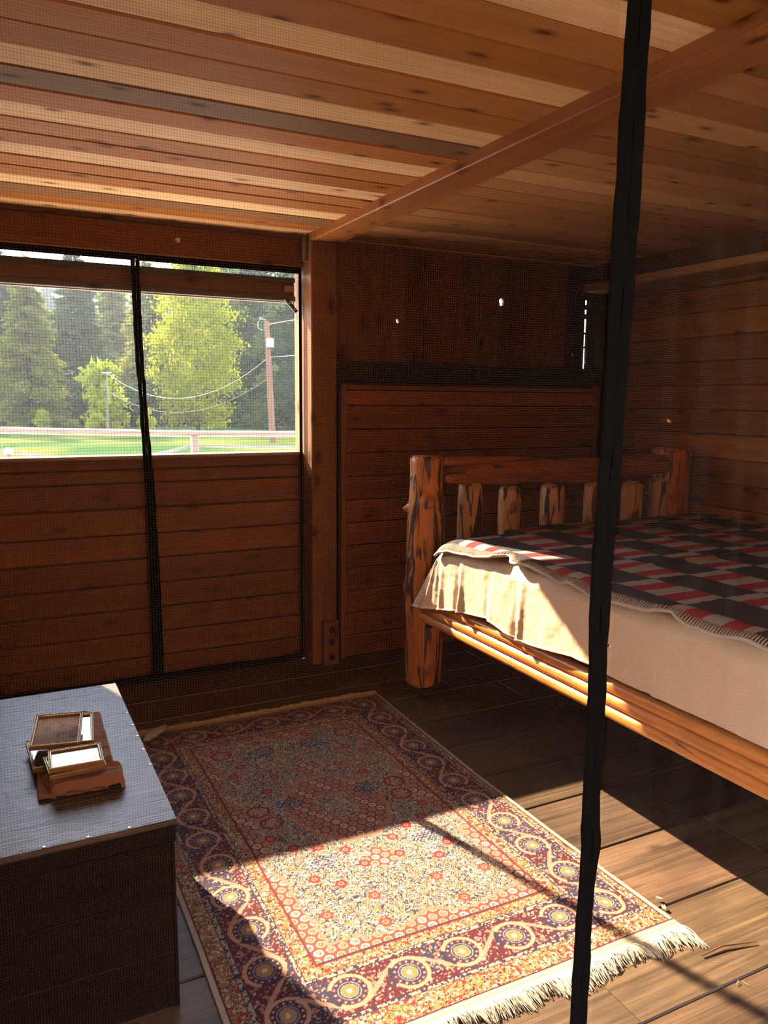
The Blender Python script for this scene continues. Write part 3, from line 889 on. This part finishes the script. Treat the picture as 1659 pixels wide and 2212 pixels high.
def fringe(y0, sgn, ln, nstr):
    b = MB()
    for k in range(nstr):
        x = RX0 + (RX1-RX0)*(k+random.random())/nstr
        clump = noise.noise(Vector((x*24, y0, 0))); lean = .35*clump + .25*noise.noise(Vector((x*70, 3, y0)))
        l = ln*(.65 + .45*noise.noise(Vector((x*12, 8, y0))) + random.uniform(-.15, .2))
        hgt = random.uniform(.002, .012)
        pts = []
        for q in range(5):
            tt = q/4
            pts.append((x + lean*l*tt + random.uniform(-.002, .002), y0 + sgn*l*tt, max(.0022, .008 + hgt*math.sin(tt*PI) - .006*tt)))
        b.tube(pts, [.0016, .0017, .0015, .0013, .0006], 4, (1, 1, 1), cap=False)
    o = b.build('fringe', M_fringe, rug); o.location = -rug.location; o['kind'] = 'stuff'
    return o
fringe(RY0+.003, -1, .085, 1100)
fringe(RY1-.003, 1, .055, 900)

# small grey tag on the rug corner
M_tag = plain('grey felt', (.32, .34, .37), rough=.8, noise_amt=.25, nscale=120)
n = 24; Vt = np.zeros((n, 7, 3))
A, Bp = Vector((.655, 3.475, .022)), Vector((.535, 3.325, .030))
for i in range(n):
    tt = i/(n-1); c_ = A.lerp(Bp, tt); w = .028*math.sin(PI*min(1, tt*.8+.05))**.8
    side = Vector((.78, -.62, 0))
    for j in range(7):
        k_ = (j-3)/3
        pz = c_ + side*w*k_; Vt[i, j] = (pz.x, pz.y, c_.z + .006*k_*k_ + .006*math.sin(tt*3))
o = grid_mesh('felt_tag', Vt, M_tag); o.modifiers.new('t', 'SOLIDIFY').thickness = .0015
tag(o, 'grey leaf-shaped felt tag lying on the far rug corner beside the chest', 'tag')

# ------------------------------------------------------------------ chest
CX0, CX1, CY0, CY1, CZ = -.22, .350, 1.797, 2.795, .50
chest = empty('blanket_chest', (0.07, 2.3, 0), 'dark stained wooden chest in the near left corner with frames on its lid', 'chest')
b = MB(); DK = (.014, .0065, .0035)
b.plank((CX0+.006, CY0+.006, 0), (CX1-.006, CY1-.006, .150), 'X', .003, vary(DK, .1), 1.1)
b.plank((CX0+.006, CY0+.006, .151), (CX1-.006, CY1-.006, .30), 'X', .002, vary(DK, .1), 4.1)
b.plank((CX0+.006, CY0+.006, .301), (CX1-.006, CY1-.006, .437), 'X', .002, vary(DK, .1), 6.1)
b.plank((CX1-.012, CY0+.003, 0), (CX1-.002, CY0+.05, .437), 'Z', .002, DK, 3)
part(b, 'body', M_dark, chest)
b = MB()
b.plank((CX0, CY0, .441), (CX1, CY1, .484), 'X', .003, vary(DK, .1), 2.1)
lid = part(b, 'lid', M_dark, chest)
M_top = wood_mat('worn dark lid top', 'X', rough=.36, grain=.5, knots=.0, spec=.75, bump=.9, fine=1.0)
b = MB()
b.plank((CX0-.002, CY0-.003, .484), (CX1+.002, CY1+.003, CZ), 'X', .0015, (.10, .068, .056), 3.7)
b.build('lid_boards', M_top, lid)
for x, y in ((.347, 2.505), (.347, 2.40), (.347, 2.311), (.347, 2.211), (.347, 2.108), (.244, 1.800), (.153, 1.800), (.06, 1.800)):
    q = MB(); q.tube([(x, y, CZ-.004), (x, y, CZ+.0015)], .0035, 8); q.build('nail', M_steel, lid)

# ------------------------------------------------------------------ folded cloth on the chest
M_rust = cloth_mat('rust brown cloth', (.27, .135, .082), weave=500, vary=.1, bump=.3, vscale=12)
def pad(name, outline, z0, h, mat, wob=.003, seed=0.0, parent=None, roundness=.5):
    """soft folded slab over a quadrilateral outline (near-left, near-right, far-right, far-left)"""
    nl, nr, fr, fl_ = [Vector(q) for q in outline]
    n, mm = 40, 70
    prof = []
    K = 10
    V = np.zeros((n+2*K, mm, 3))
    for j in range(mm):
        w = j/(mm-1)
        a = nl.lerp(fl_, w); c_ = nr.lerp(fr, w)
        endk = min(1, min(w, 1-w)*10)**.5
        hh = h*(.35+.65*endk)*(1+.18*noise.noise(Vector((w*5, seed, 0))))
        for i in range(n+2*K):
            if i < K: t, q = 0, -PI/2 + PI/2*i/K; ex, zz = -math.cos(q)*hh*.5*roundness, .5+.5*math.sin(q)
            elif i >= n+K: q = PI/2*(1-(i-n-K+1)/K); t, ex, zz = 1, math.cos(q)*hh*.5*roundness, .5+.5*math.sin(q)-.0
            else: t = (i-K)/(n-1); ex, zz = 0, 1
            if i >= n+K: q2 = (i-n-K+1)/K; zz = math.cos(q2*PI/2); ex = math.sin(q2*PI/2)*hh*.5*roundness
            if i < K: q2 = 1-i/K; zz = math.cos(q2*PI/2); ex = -math.sin(q2*PI/2)*hh*.5*roundness
            pp = a.lerp(c_, t); d_ = (c_-a).normalized()
            V[i, j] = (pp.x+d_.x*ex, pp.y+d_.y*ex, z0 + hh*zz + (wob*noise.noise(Vector((pp.x*22, pp.y*22, seed))) + wob*.6*noise.noise(Vector((pp.x*60, pp.y*40, seed+4))))*zz)
    return grid_mesh(name, V, mat, parent)
cl = empty('folded_cloth', (.16, 2.2, CZ), 'rust brown cloth folded under the picture frames on the chest lid', 'cloth')
o = pad('lower_fold', [(.062, 2.016), (.222, 2.010), (.268, 2.53), (.085, 2.53)], CZ, .016, M_rust, seed=1); o.parent = cl; o.location = -cl.location
o = pad('upper_fold', [(.105, 2.018), (.252, 2.004), (.257, 2.09), (.085, 2.10)], CZ+.001, .034, M_rust, .005, seed=5, roundness=.8); o.parent = cl; o.location = -cl.location
o = pad('side_fold', [(.222, 2.10), (.246, 2.10), (.258, 2.50), (.215, 2.52)], CZ+.012, .020, M_rust, .007, seed=9, roundness=.8); o.parent = cl; o.location = -cl.location

# ------------------------------------------------------------------ picture frames
M_gold = plain('gilt moulding', (.55, .40, .15), rough=.35, metal=.6, noise_amt=.2, nscale=60)
M_fwood = plain('pale frame wood', (.23, .125, .06), rough=.5, noise_amt=.2, nscale=50)
M_glass = plain('picture glass over paper', (.10, .09, .08), rough=.06, spec=.8)
def glass_mat():
    mt, nt, p = new_mat('frame glass')
    p.inputs['Base Color'].default_value = (1, 1, 1, 1); p.inputs['Roughness'].default_value = .04
    g = N(nt, 'BsdfGlossy'); g.inputs['Roughness'].default_value = .05
    t = N(nt, 'BsdfTransparent'); f = N(nt, 'LayerWeight'); f.inputs['Blend'].default_value = .5
    fac = math_n(nt, 'ADD', math_n(nt, 'MULTIPLY', math_n(nt, 'POWER', f.outputs['Facing'], 4.0), .95), .05)
    mx = N(nt, 'MixShader'); L(nt, fac, mx.inputs[0]); L(nt, t.outputs[0], mx.inputs[1]); L(nt, g.outputs[0], mx.inputs[2])
    L(nt, mx.outputs[0], nt.nodes['Material Output'].inputs['Surface'])
    return mt
M_fglass = glass_mat()
def paper_mat(name, base, ink, amt):
    mt, nt, p = new_mat(name)
    tc = N(nt, 'TexCoord'); n1 = noise_n(nt, tc.outputs['Object'], 160, 4); n2 = noise_n(nt, tc.outputs['Object'], 32, 3)
    mk = math_n(nt, 'MULTIPLY', ramp_n(nt, n2, [(.52, 0.0), (.6, amt)]), ramp_n(nt, n1, [(.4, .2), (.6, 1.0)]))
    L(nt, mix_n(nt, mk, base, ink), p.inputs['Base Color']); p.inputs['Roughness'].default_value = .8
    return mt
M_print = paper_mat('faded print', (.52, .44, .36), (.10, .11, .17), .9)
M_print2 = paper_mat('brown print', (.06, .038, .022), (.02, .014, .01), .7)
def picture_frame(c, w, h, rz, tilt, label, rot_axis='X', depth=.014, mw=.0085, prn=None):
    """frame with a two-step gilt moulding; c is the centre of its back face"""
    root = empty('picture_frame', c, label, 'picture frame')
    root.rotation_euler = (tilt[0], tilt[1], rz)
    b = MB()
    for (x0, y0, x1, y1, ax) in ((-w/2, -h/2, w/2, -h/2+mw, 'X'), (-w/2, h/2-mw, w/2, h/2, 'X'), (-w/2, -h/2+mw, -w/2+mw, h/2-mw, 'Y'), (w/2-mw, -h/2+mw, w/2, h/2-mw, 'Y')):
        b.plank((x0, y0, 0), (x1, y1, depth-.003), ax, .0006)
    b.build('frame_body', M_fwood, root)
    b = MB()
    for e, ww, zt in ((0, .0019, depth), (.0050, .0026, depth-.0014)):
        W2, H2 = w/2-e, h/2-e
        for (x0, y0, x1, y1, ax) in ((-W2, -H2, W2, -H2+ww, 'X'), (-W2, H2-ww, W2, H2, 'X'), (-W2, -H2+ww, -W2+ww, H2-ww, 'Y'), (W2-ww, -H2+ww, W2, H2-ww, 'Y')):
            b.plank((x0, y0, depth-.004), (x1, y1, zt), ax, .0007)
    b.build('gilt_moulding', M_gold, root)
    b = MB(); b.box((-w/2+mw-.001, -h/2+mw-.001, .001), (w/2-mw+.001, h/2-mw+.001, .0045)); b.build('print', prn or M_print, root)
    b = MB(); b.box((-w/2+mw-.001, -h/2+mw-.001, .0062), (w/2-mw+.001, h/2-mw+.001, .0072)); b.build('glass', M_fglass, root)
    return root
picture_frame((.118, 2.245, .519), .135, .19, .05, (0, 0), 'brown frame lying underneath the large tilted gilt frame on the chest', prn=M_print2)
picture_frame((.168, 2.345, .534), .120, .185, -.10, (.06, .05), 'gilt-edged frame peeking out on the right, under the large frame', prn=M_print)
picture_frame((.127, 2.292, .561), .128, .170, -.16, (.13, .02), 'largest gilt frame, tilted on top of the stack, holding a faded print')
picture_frame((.155, 2.112, .5365), .138, .120, .07, (0, 0), 'small gilt frame turned askew beneath the shiny small frame', prn=M_print2)
picture_frame((.1585, 2.110, .552), .132, .116, -.035, (0.0, 0), 'small gilt frame with bright glass reflecting the sky, nearest on the chest')

# ------------------------------------------------------------------ bits on the floor
M_straw = plain('dry straw', (.45, .33, .16), rough=.8)
M_stick = plain('dark twig', (.10, .035, .012), rough=.7)
b = MB(); b.tube([(1.66, 1.352, .004), (1.74, 1.352, .007), (1.84, 1.325, .005)], [.002, .0028, .0012], 6)
tag(b.build('twig', M_stick), 'thin reddish twig on the sunlit boards near the right frame edge', 'twig')
for i, (x, y, a) in enumerate(((1.655, 1.236, .4), (1.682, 1.222, 1.9))):
    b = MB(); b.tube([(x, y, .003), (x+.016*math.cos(a), y+.016*math.sin(a), .005)], .0008, 5)
    tag(b.build('straw', M_straw), ['pale straw end nearer the fringe on the sunlit boards', 'pale straw end farther right of the other straw on the sunlit boards'][i], 'straw')
for i, (x, y) in enumerate(((1.742, 1.585), (1.722, 1.545))):
    b = MB(); vs_ = [(x+random.uniform(-.011, .011), y+random.uniform(-.011, .011), random.uniform(.002, .012)) for k in range(7)]
    b.add(vs_, [(0, 1, 2), (1, 2, 3), (2, 3, 4), (3, 4, 5), (4, 5, 6), (0, 3, 6), (1, 4, 6), (0, 2, 5)])
    tag(b.build('lint', M_fringe), ['larger scrap of white lint on the boards by the rug corner', 'smaller scrap of white lint on the boards by the rug corner'][i], 'lint')

# ------------------------------------------------------------------ outdoors
GZ = -.5
def ground_mat():
    mt, nt, p = new_mat('mown grass')
    tc = N(nt, 'TexCoord'); n1 = noise_n(nt, tc.outputs['Object'], .12, 4); n2 = noise_n(nt, tc.outputs['Object'], 3.0, 4)
    c = mix_n(nt, ramp_n(nt, n1, [(.42, 0.0), (.58, 1.0)]), (.028, .052, .018), (.11, .095, .022))
    c = mix_n(nt, ramp_n(nt, n2, [(.3, 0.0), (.7, .5)]), c, (.03, .06, .02))
    L(nt, c, p.inputs['Base Color']); p.inputs['Roughness'].default_value = 1.0; p.inputs['Specular IOR Level'].default_value = 0
    return mt
b = MB(); b.add([(-260, 14, GZ-.02), (260, 14, GZ-.02), (260, 300, GZ-.02), (-260, 300, GZ-.02)], [(0, 1, 2, 3)]); structure(b.build('lawn', ground_mat()))
M_bounce = plain('pale bounce ground', (.74, .67, .56), rough=1, spec=0, noise_amt=.25, nscale=9)  # added unseen reflector, pale to throw sunlight up onto the ceiling
b = MB(); b.add([(-40, 4.4, GZ-.01), (40, 4.4, GZ-.01), (40, 14, GZ-.01), (-40, 14, GZ-.01)], [(0, 1, 2, 3)])
structure(b.build('added_bounce_yard', M_bounce))

b = MB(); b.box((-14, -7.2, GZ-.1), (16, -7, 5.5), (.16, .075, .03)); b.box((-14, -7, GZ-.05), (16, -1.25, GZ), (.10, .07, .045)); structure(b.build('added_bounce_wall', M_wx))  # added out of view: hides low sky, bounces warm sunlight into the room
b = MB(); b.box((XL-.5, -1.6, ZC+.05), (XR+.5, 1.05, ZC+.12), (.16, .08, .035)); structure(b.build('added_sky_block', M_wx))  # added unseen roof, keeps overhead sky light out of the doorway
# hill behind the trees
n, mm = 90, 24
Vh = np.zeros((n, mm, 3))
for i in range(n):
    x = -150 + 330*i/(n-1)
    for j in range(mm):
        t = j/(mm-1)
        Vh[i, j] = (x+3*noise.noise(Vector((i*.3, j*.5, 1))), 150 + 90*t, GZ-2 + (37 + 3*noise.noise(Vector((x*.02, 0, 0))))*t**.9 + 2.5*noise.noise(Vector((x*.11, t*9, 3))))
M_hill = plain('wooded hillside', (.03, .05, .05), rough=1, spec=0, noise_amt=.5, nscale=.25)  # bluish tone puts distance haze into the hill colour
structure(grid_mesh('hill', Vh, M_hill))

# warm morning haze standing between the trees
mt, nt, p = new_mat('valley haze'); nt.nodes.remove(p)
vsn = N(nt, 'VolumeScatter'); vsn.inputs['Color'].default_value = (.86, .92, 1, 1); vsn.inputs['Density'].default_value = .0008; vsn.inputs['Anisotropy'].default_value = .35
L(nt, vsn.outputs[0], nt.nodes['Material Output'].inputs['Volume'])
b = MB(); b.box((-120, 16, GZ), (160, 260, 42)); hz = b.build('haze', mt); tag(hz, kind='stuff')
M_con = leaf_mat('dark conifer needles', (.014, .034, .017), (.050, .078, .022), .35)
M_con_y = leaf_mat('sun tinted conifer needles', (.045, .065, .015), (.18, .18, .025), .55)  # yellower copy of the needles, sunlight put into the colour
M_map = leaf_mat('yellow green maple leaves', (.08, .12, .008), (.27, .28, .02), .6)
M_con_h = leaf_mat('haze tinted conifer needles', (.035, .055, .060), (.065, .085, .075), .4)  # blue of the far haze put into the needle colour
M_bush = leaf_mat('lime green shrub leaves', (.14, .19, .02), (.26, .28, .03), .6)
M_bark = plain('tree bark', (.035, .024, .016), rough=.95, noise_amt=.4, nscale=3)

def leaf_quads(P, D, size, r):
    """small bent leaf sprays at points P along directions D"""
    n = len(P)
    a = r.normal(size=(n, 3)); a /= np.linalg.norm(a, axis=1)[:, None]
    D = D/np.linalg.norm(D, axis=1)[:, None]
    w = np.cross(D, a); w /= np.linalg.norm(w, axis=1)[:, None]+1e-9
    sz = size*(.6+.8*r.random((n, 1)))
    return np.stack([P - w*sz*.32, P + D*sz*.5 - w*sz*.12, P + D*sz, P + w*sz*.34 + D*sz*.25], 1)

def foliage_mesh(name, Q, mat, seeds):
    n = len(Q)
    me = bpy.data.meshes.new(name)
    me.vertices.add(n*4); me.vertices.foreach_set('co', Q.reshape(-1).astype(np.float32))
    me.loops.add(n*4); me.loops.foreach_set('vertex_index', np.arange(n*4, dtype=np.int32))
    me.polygons.add(n); me.polygons.foreach_set('loop_start', np.arange(0, n*4, 4, dtype=np.int32))
    me.update(calc_edges=True)
    at = me.attributes.new('seed', 'FLOAT', 'POINT'); at.data.foreach_set('value', np.repeat(seeds, 4).astype(np.float32))
    me.materials.append(mat)
    return me

def conifer_mesh(h, rad, seed, mat, nb=240, per=55, size=.5):
    r = np.random.default_rng(seed)
    Ps, Ds, S = [], [], []
    for k in range(nb):
        t = (k+r.random())/nb; z = h*(.04+.95*t)
        L_ = rad*((1-t)**.75)*(.65+.5*r.random())+.15; a = r.random()*2*PI
        q = r.random(per)**.6
        droop = -.25*L_*q**1.5 + .06*L_*q
        x = np.cos(a)*L_*q; y = np.sin(a)*L_*q
        sp = .16*L_*(.3+q)
        P = np.stack([x, y, z+droop], 1) + r.normal(size=(per, 3))*np.stack([sp*.6, sp*.6, sp*.22], 1)
        D = np.stack([np.cos(a)+r.normal(size=per)*.5, np.sin(a)+r.normal(size=per)*.5, -.25+r.normal(size=per)*.25], 1)
        Ps.append(P); Ds.append(D); S.append(np.full(per, r.random())*.6+r.random(per)*.4)
    return foliage_mesh('needles', leaf_quads(np.concatenate(Ps), np.concatenate(Ds), size, r), mat, np.concatenate(S))

def broad_mesh(h, rad, seed, mat, nc=130, per=110, size=.4, base=.12):
    r = np.random.default_rng(seed)
    Ps, Ds, S = [], [], []
    for k in range(nc):
        t = base + (1-base)*r.random()
        rr = rad*math.sin(PI*min(1, (.12+.86*t)))**.6*(.45+.6*r.random()); a = r.random()*2*PI
        c_ = np.array((math.cos(a)*rr, math.sin(a)*rr, h*t))
        P = c_ + r.normal(size=(per, 3))*np.array((rad*.20, rad*.20, rad*.07))
        D = r.normal(size=(per, 3))*np.array((1, 1, .5)) + np.array((0, 0, -.3))
        Ps.append(P); Ds.append(D); S.append(np.full(per, r.random())*.7+r.random(per)*.3)
    return foliage_mesh('leaves', leaf_quads(np.concatenate(Ps), np.concatenate(Ds), size, r), mat, np.concatenate(S))

def trunk_mesh(h, r0):
    b = MB(); b.tube([(0, 0, -.5), (.05, 0, h*.4), (0, .05, h*.92)], [r0, r0*.7, r0*.12], 10)
    o = b.build('trunk', M_bark); me = o.data; bpy.data.objects.remove(o); return me

def tree(name, leaf_me, part_name, trunk_me, loc, sc, rz, label, group=None):
    root = empty(name, loc, label, 'tree', group); root.scale = (sc, sc, sc); root.rotation_euler.z = rz
    for nm, me in ((part_name, leaf_me), ('trunk', trunk_me)):
        o = bpy.data.objects.new(nm, me); COL.objects.link(o); o.parent = root
    return root

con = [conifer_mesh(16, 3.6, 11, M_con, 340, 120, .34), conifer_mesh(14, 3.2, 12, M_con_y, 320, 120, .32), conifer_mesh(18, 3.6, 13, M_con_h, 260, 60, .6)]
tr_c = trunk_mesh(15, .28)
mp_me = broad_mesh(11, 3.4, 21, M_map, 200, 110, .28, .05); tr_m = trunk_mesh(9, .2)
def at_dir(px_dir, dist): return (px_dir[0]*dist, px_dir[1]*dist, GZ)
W_ = [
 ('conifer', 0, (.008, 1.0), 56, .80, 'dark tall conifer at the left end of the window view'),
 ('conifer', 1, (.046, .999), 52, .72, 'yellow-lit conifer second from the left in the window view'),
 ('conifer', 0, (.098, .995), 58, .74, 'dark conifer left of the gap of blue haze'),
 ('conifer', 1, (.178, .984), 60, .82, 'olive-lit conifer behind the black seam of the window screen'),
 ('conifer', 0, (.300, .954), 58, .98, 'broad dark conifer right of the bright maple'),
 ('conifer', 0, (.352, .936), 52, .92, 'dark conifer behind the utility pole'),
 ('conifer', 1, (.138, .990), 68, .86, 'olive-lit conifer in the haze gap left of the screen seam'),
 ('conifer', 1, (.262, .965), 66, 1.05, 'olive conifer rising behind the bright maple'),
 ('conifer', 0, (.405, .914), 60, .95, 'dark conifer by the right window jamb'),
 ('conifer', 0, (-.06, 1.0), 60, .9, 'dark conifer hidden at the far left beyond the window'),
]
for nm, k, dr, dist, sc, lab in W_:
    tree(nm, con[k], 'needles', tr_c, at_dir(dr, dist), sc, random.random()*6, lab)
mpl = tree('maple', mp_me, 'leaves', tr_m, at_dir((.232, .974), 47), .86, 1.0, 'bright yellow-green maple in the middle of the right window half'); mpl.scale = (.62, .62, .92)
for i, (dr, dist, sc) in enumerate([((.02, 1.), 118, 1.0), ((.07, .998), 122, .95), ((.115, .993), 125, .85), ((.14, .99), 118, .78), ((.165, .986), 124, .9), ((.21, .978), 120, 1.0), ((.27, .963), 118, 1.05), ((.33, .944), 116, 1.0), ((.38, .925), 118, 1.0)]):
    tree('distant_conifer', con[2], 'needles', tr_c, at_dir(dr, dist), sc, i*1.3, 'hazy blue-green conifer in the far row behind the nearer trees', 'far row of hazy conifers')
bsh = broad_mesh(1.7, .8, 31, M_bush, 40, 60, .2, .05)
for i, (dr, dist, sc, lab) in enumerate([((.125, .992), 46, 1.75, 'lime green sapling beside the thin pole'), ((.172, .985), 44, .6, 'small lime shrub just right of the screen seam'), ((.058, .998), 48, .55, 'small lime shrub above the railing at the left')]):
    o = bpy.data.objects.new('shrub', bsh); COL.objects.link(o); o.location = at_dir(dr, dist); o.scale = (sc*.8, sc*.8, sc*1.25); o.rotation_euler.z = i
    tag(o, lab, 'shrub')
# low dark undergrowth closing the gap under the crowns
b_me = broad_mesh(3.2, 1.8, 41, M_con, 60, 70, .35, .02)
for i in range(13):
    o = bpy.data.objects.new('bush', b_me); COL.objects.link(o); a = -.05+.04*i
    o.location = (a*57, 57*math.sqrt(1-a*a)+random.uniform(-2, 2), GZ); o.rotation_euler.z = i*1.7; o.scale = (1.2, 1, random.uniform(.7, 1.0))
    tag(o, 'dark bush in the undergrowth row below the trees beyond the lawn', 'bush', 'undergrowth row below the trees')

# porch railing beyond the window
M_rl = wood_mat('weathered railing wood', 'X', rough=.6, grain=.3, knots=.2)
rl = empty('porch_railing', (1.2, 6, GZ), 'weathered pale wooden railing with a square post outside the window', 'railing')
b = MB(); b.tube([(-1.5, 6, 1.275), (.08, 6, 1.262), (1.4, 6, 1.222), (2.26, 6, 1.210), (4.5, 6, 1.18)], .024, 12, (.34, .27, .22)); part(b, 'top_rail', M_rl, rl)
for x in (1.40, -1.2, 4.2):
    b = MB(); b.plank((x-.026, 5.975, GZ), (x+.026, 6.025, 1.205), 'Z', .004, (.34, .27, .23), x); part(b, 'railing_post', M_rl, rl)
M_rope = plain('grey rope', (.26, .26, .27), rough=.9, noise_amt=.3, nscale=60)
def swag(p, q, sag, n=18): return [(p[0]+(q[0]-p[0])*k/n, p[1]+(q[1]-p[1])*k/n, p[2]+(q[2]-p[2])*k/n - sag*4*(k/n)*(1-k/n)) for k in range(n+1)]
rp = empty('rope_post', (.12, 6.05, GZ), 'low white-capped post carrying a grey rope at the lower left of the window', 'post')
b = MB(); b.tube([(.12, 6.05, GZ), (.12, 6.05, 1.10)], .022, 12, (.3, .24, .2)); part(b, 'shaft', M_rl, rp)
b = MB(); b.tube([(.12, 6.05, 1.10), (.12, 6.05, 1.125), (.12, 6.05, 1.14)], [.034, .032, .012], 14); part(b, 'cap', plain('white cap', (.6, .6, .62), rough=.5), rp)
b = MB(); b.tube(swag((-1.2, 6.05, 1.12), (.12, 6.05, 1.118), .05), .011, 6); b.tube(swag((.12, 6.05, 1.118), (1.40, 6.03, 1.135), .085), .011, 6); b.tube(swag((1.40, 6.03, 1.135), (3.4, 6.03, 1.16), .045), .011, 6)
tag(b.build('rope', M_rope), 'grey rope sagging below the railing between the posts', 'rope')

# utility pole, thin pole and wires
M_pole = plain('reddish treated pole', (.115, .050, .030), rough=.8, noise_amt=.3, nscale=4)
D0 = 36.0
pole = empty('utility_pole', (.3193*D0, .9477*D0, GZ-.3), 'reddish leaning utility pole with a grey box at the right of the window view', 'pole')
base = Vector((.3193*D0, .9477*D0, GZ-.3)); top = Vector((.3135*D0, .9496*D0, 1.5+.0925*D0))
def on_pole(z): t = (z-base.z)/(top.z-base.z); return base.lerp(top, t)
b = MB(); b.tube([base, on_pole(2), top], [.15, .13, .105], 12); part(b, 'shaft', M_pole, pole)
c_ = on_pole(1.5+.0665*D0); b = MB(); b.tube([c_+Vector((.06, -.14, -.20)), c_+Vector((.06, -.14, .17)), c_+Vector((.06, -.14, .20))], [.17, .17, .10], 14); part(b, 'transformer', plain('pale grey transformer', (.20, .21, .23), rough=.5), pole)
b = MB(); b.tube([top+Vector((-.05, 0, .05)), top+Vector((-.28, -.02, .10)), top+Vector((-.42, -.02, -.1)), top+Vector((-.40, -.02, -.34)), top+Vector((-.2, 0, -.38))], .012, 6); part(b, 'insulator_loop', M_zinc, pole)
tp = empty('thin_pole', (.1285*44, .9917*44, GZ), 'thin grey pole carrying a wire left of the screen seam', 'pole')
b = MB(); b.tube([(.1285*44, .9917*44, GZ), (.1294*44, .9916*44, 1.5+.0275*44)], [.05, .035], 8); part(b, 'shaft', plain('grey pole wood', (.10, .10, .10), rough=.9), tp)
b = MB(); b.tube([(.1294*44-.25, .9916*44, 1.5+.027*44), (.1294*44+.25, .9916*44, 1.5+.027*44)], .03, 6); part(b, 'crossarm', M_zinc, tp)
M_wire = plain('pale overhead wire', (.42, .36, .28), rough=.6)
far_end = Vector((.1294*44, .9916*44, 1.5+.027*44))
w1 = on_pole(1.5+.049*D0); w0 = on_pole(1.5+.0885*D0)
away = Vector((16, 10, 0))
for pts, rad, lab in ((swag(w1, far_end, 1.55, 30), .012, 'long sagging wire from the utility pole to the thin pole'),
                      (swag(on_pole(1.5+.025*D0), far_end+Vector((0, 0, -.9)), 1.35, 30), .006, 'thinner lower wire sagging left from the utility pole'),
                      (swag(w0, away+Vector((0, 0, 5.4)), .1, 12), .010, 'upper wire rising from the top of the utility pole to the right'),
                      (swag(w1, away+Vector((0, 0, 3.6)), .1, 12), .010, 'lower wire leaving the utility pole to the right')):
    b = MB(); b.tube(pts, rad, 5); tag(b.build('overhead_wire', M_wire), lab, 'wire')
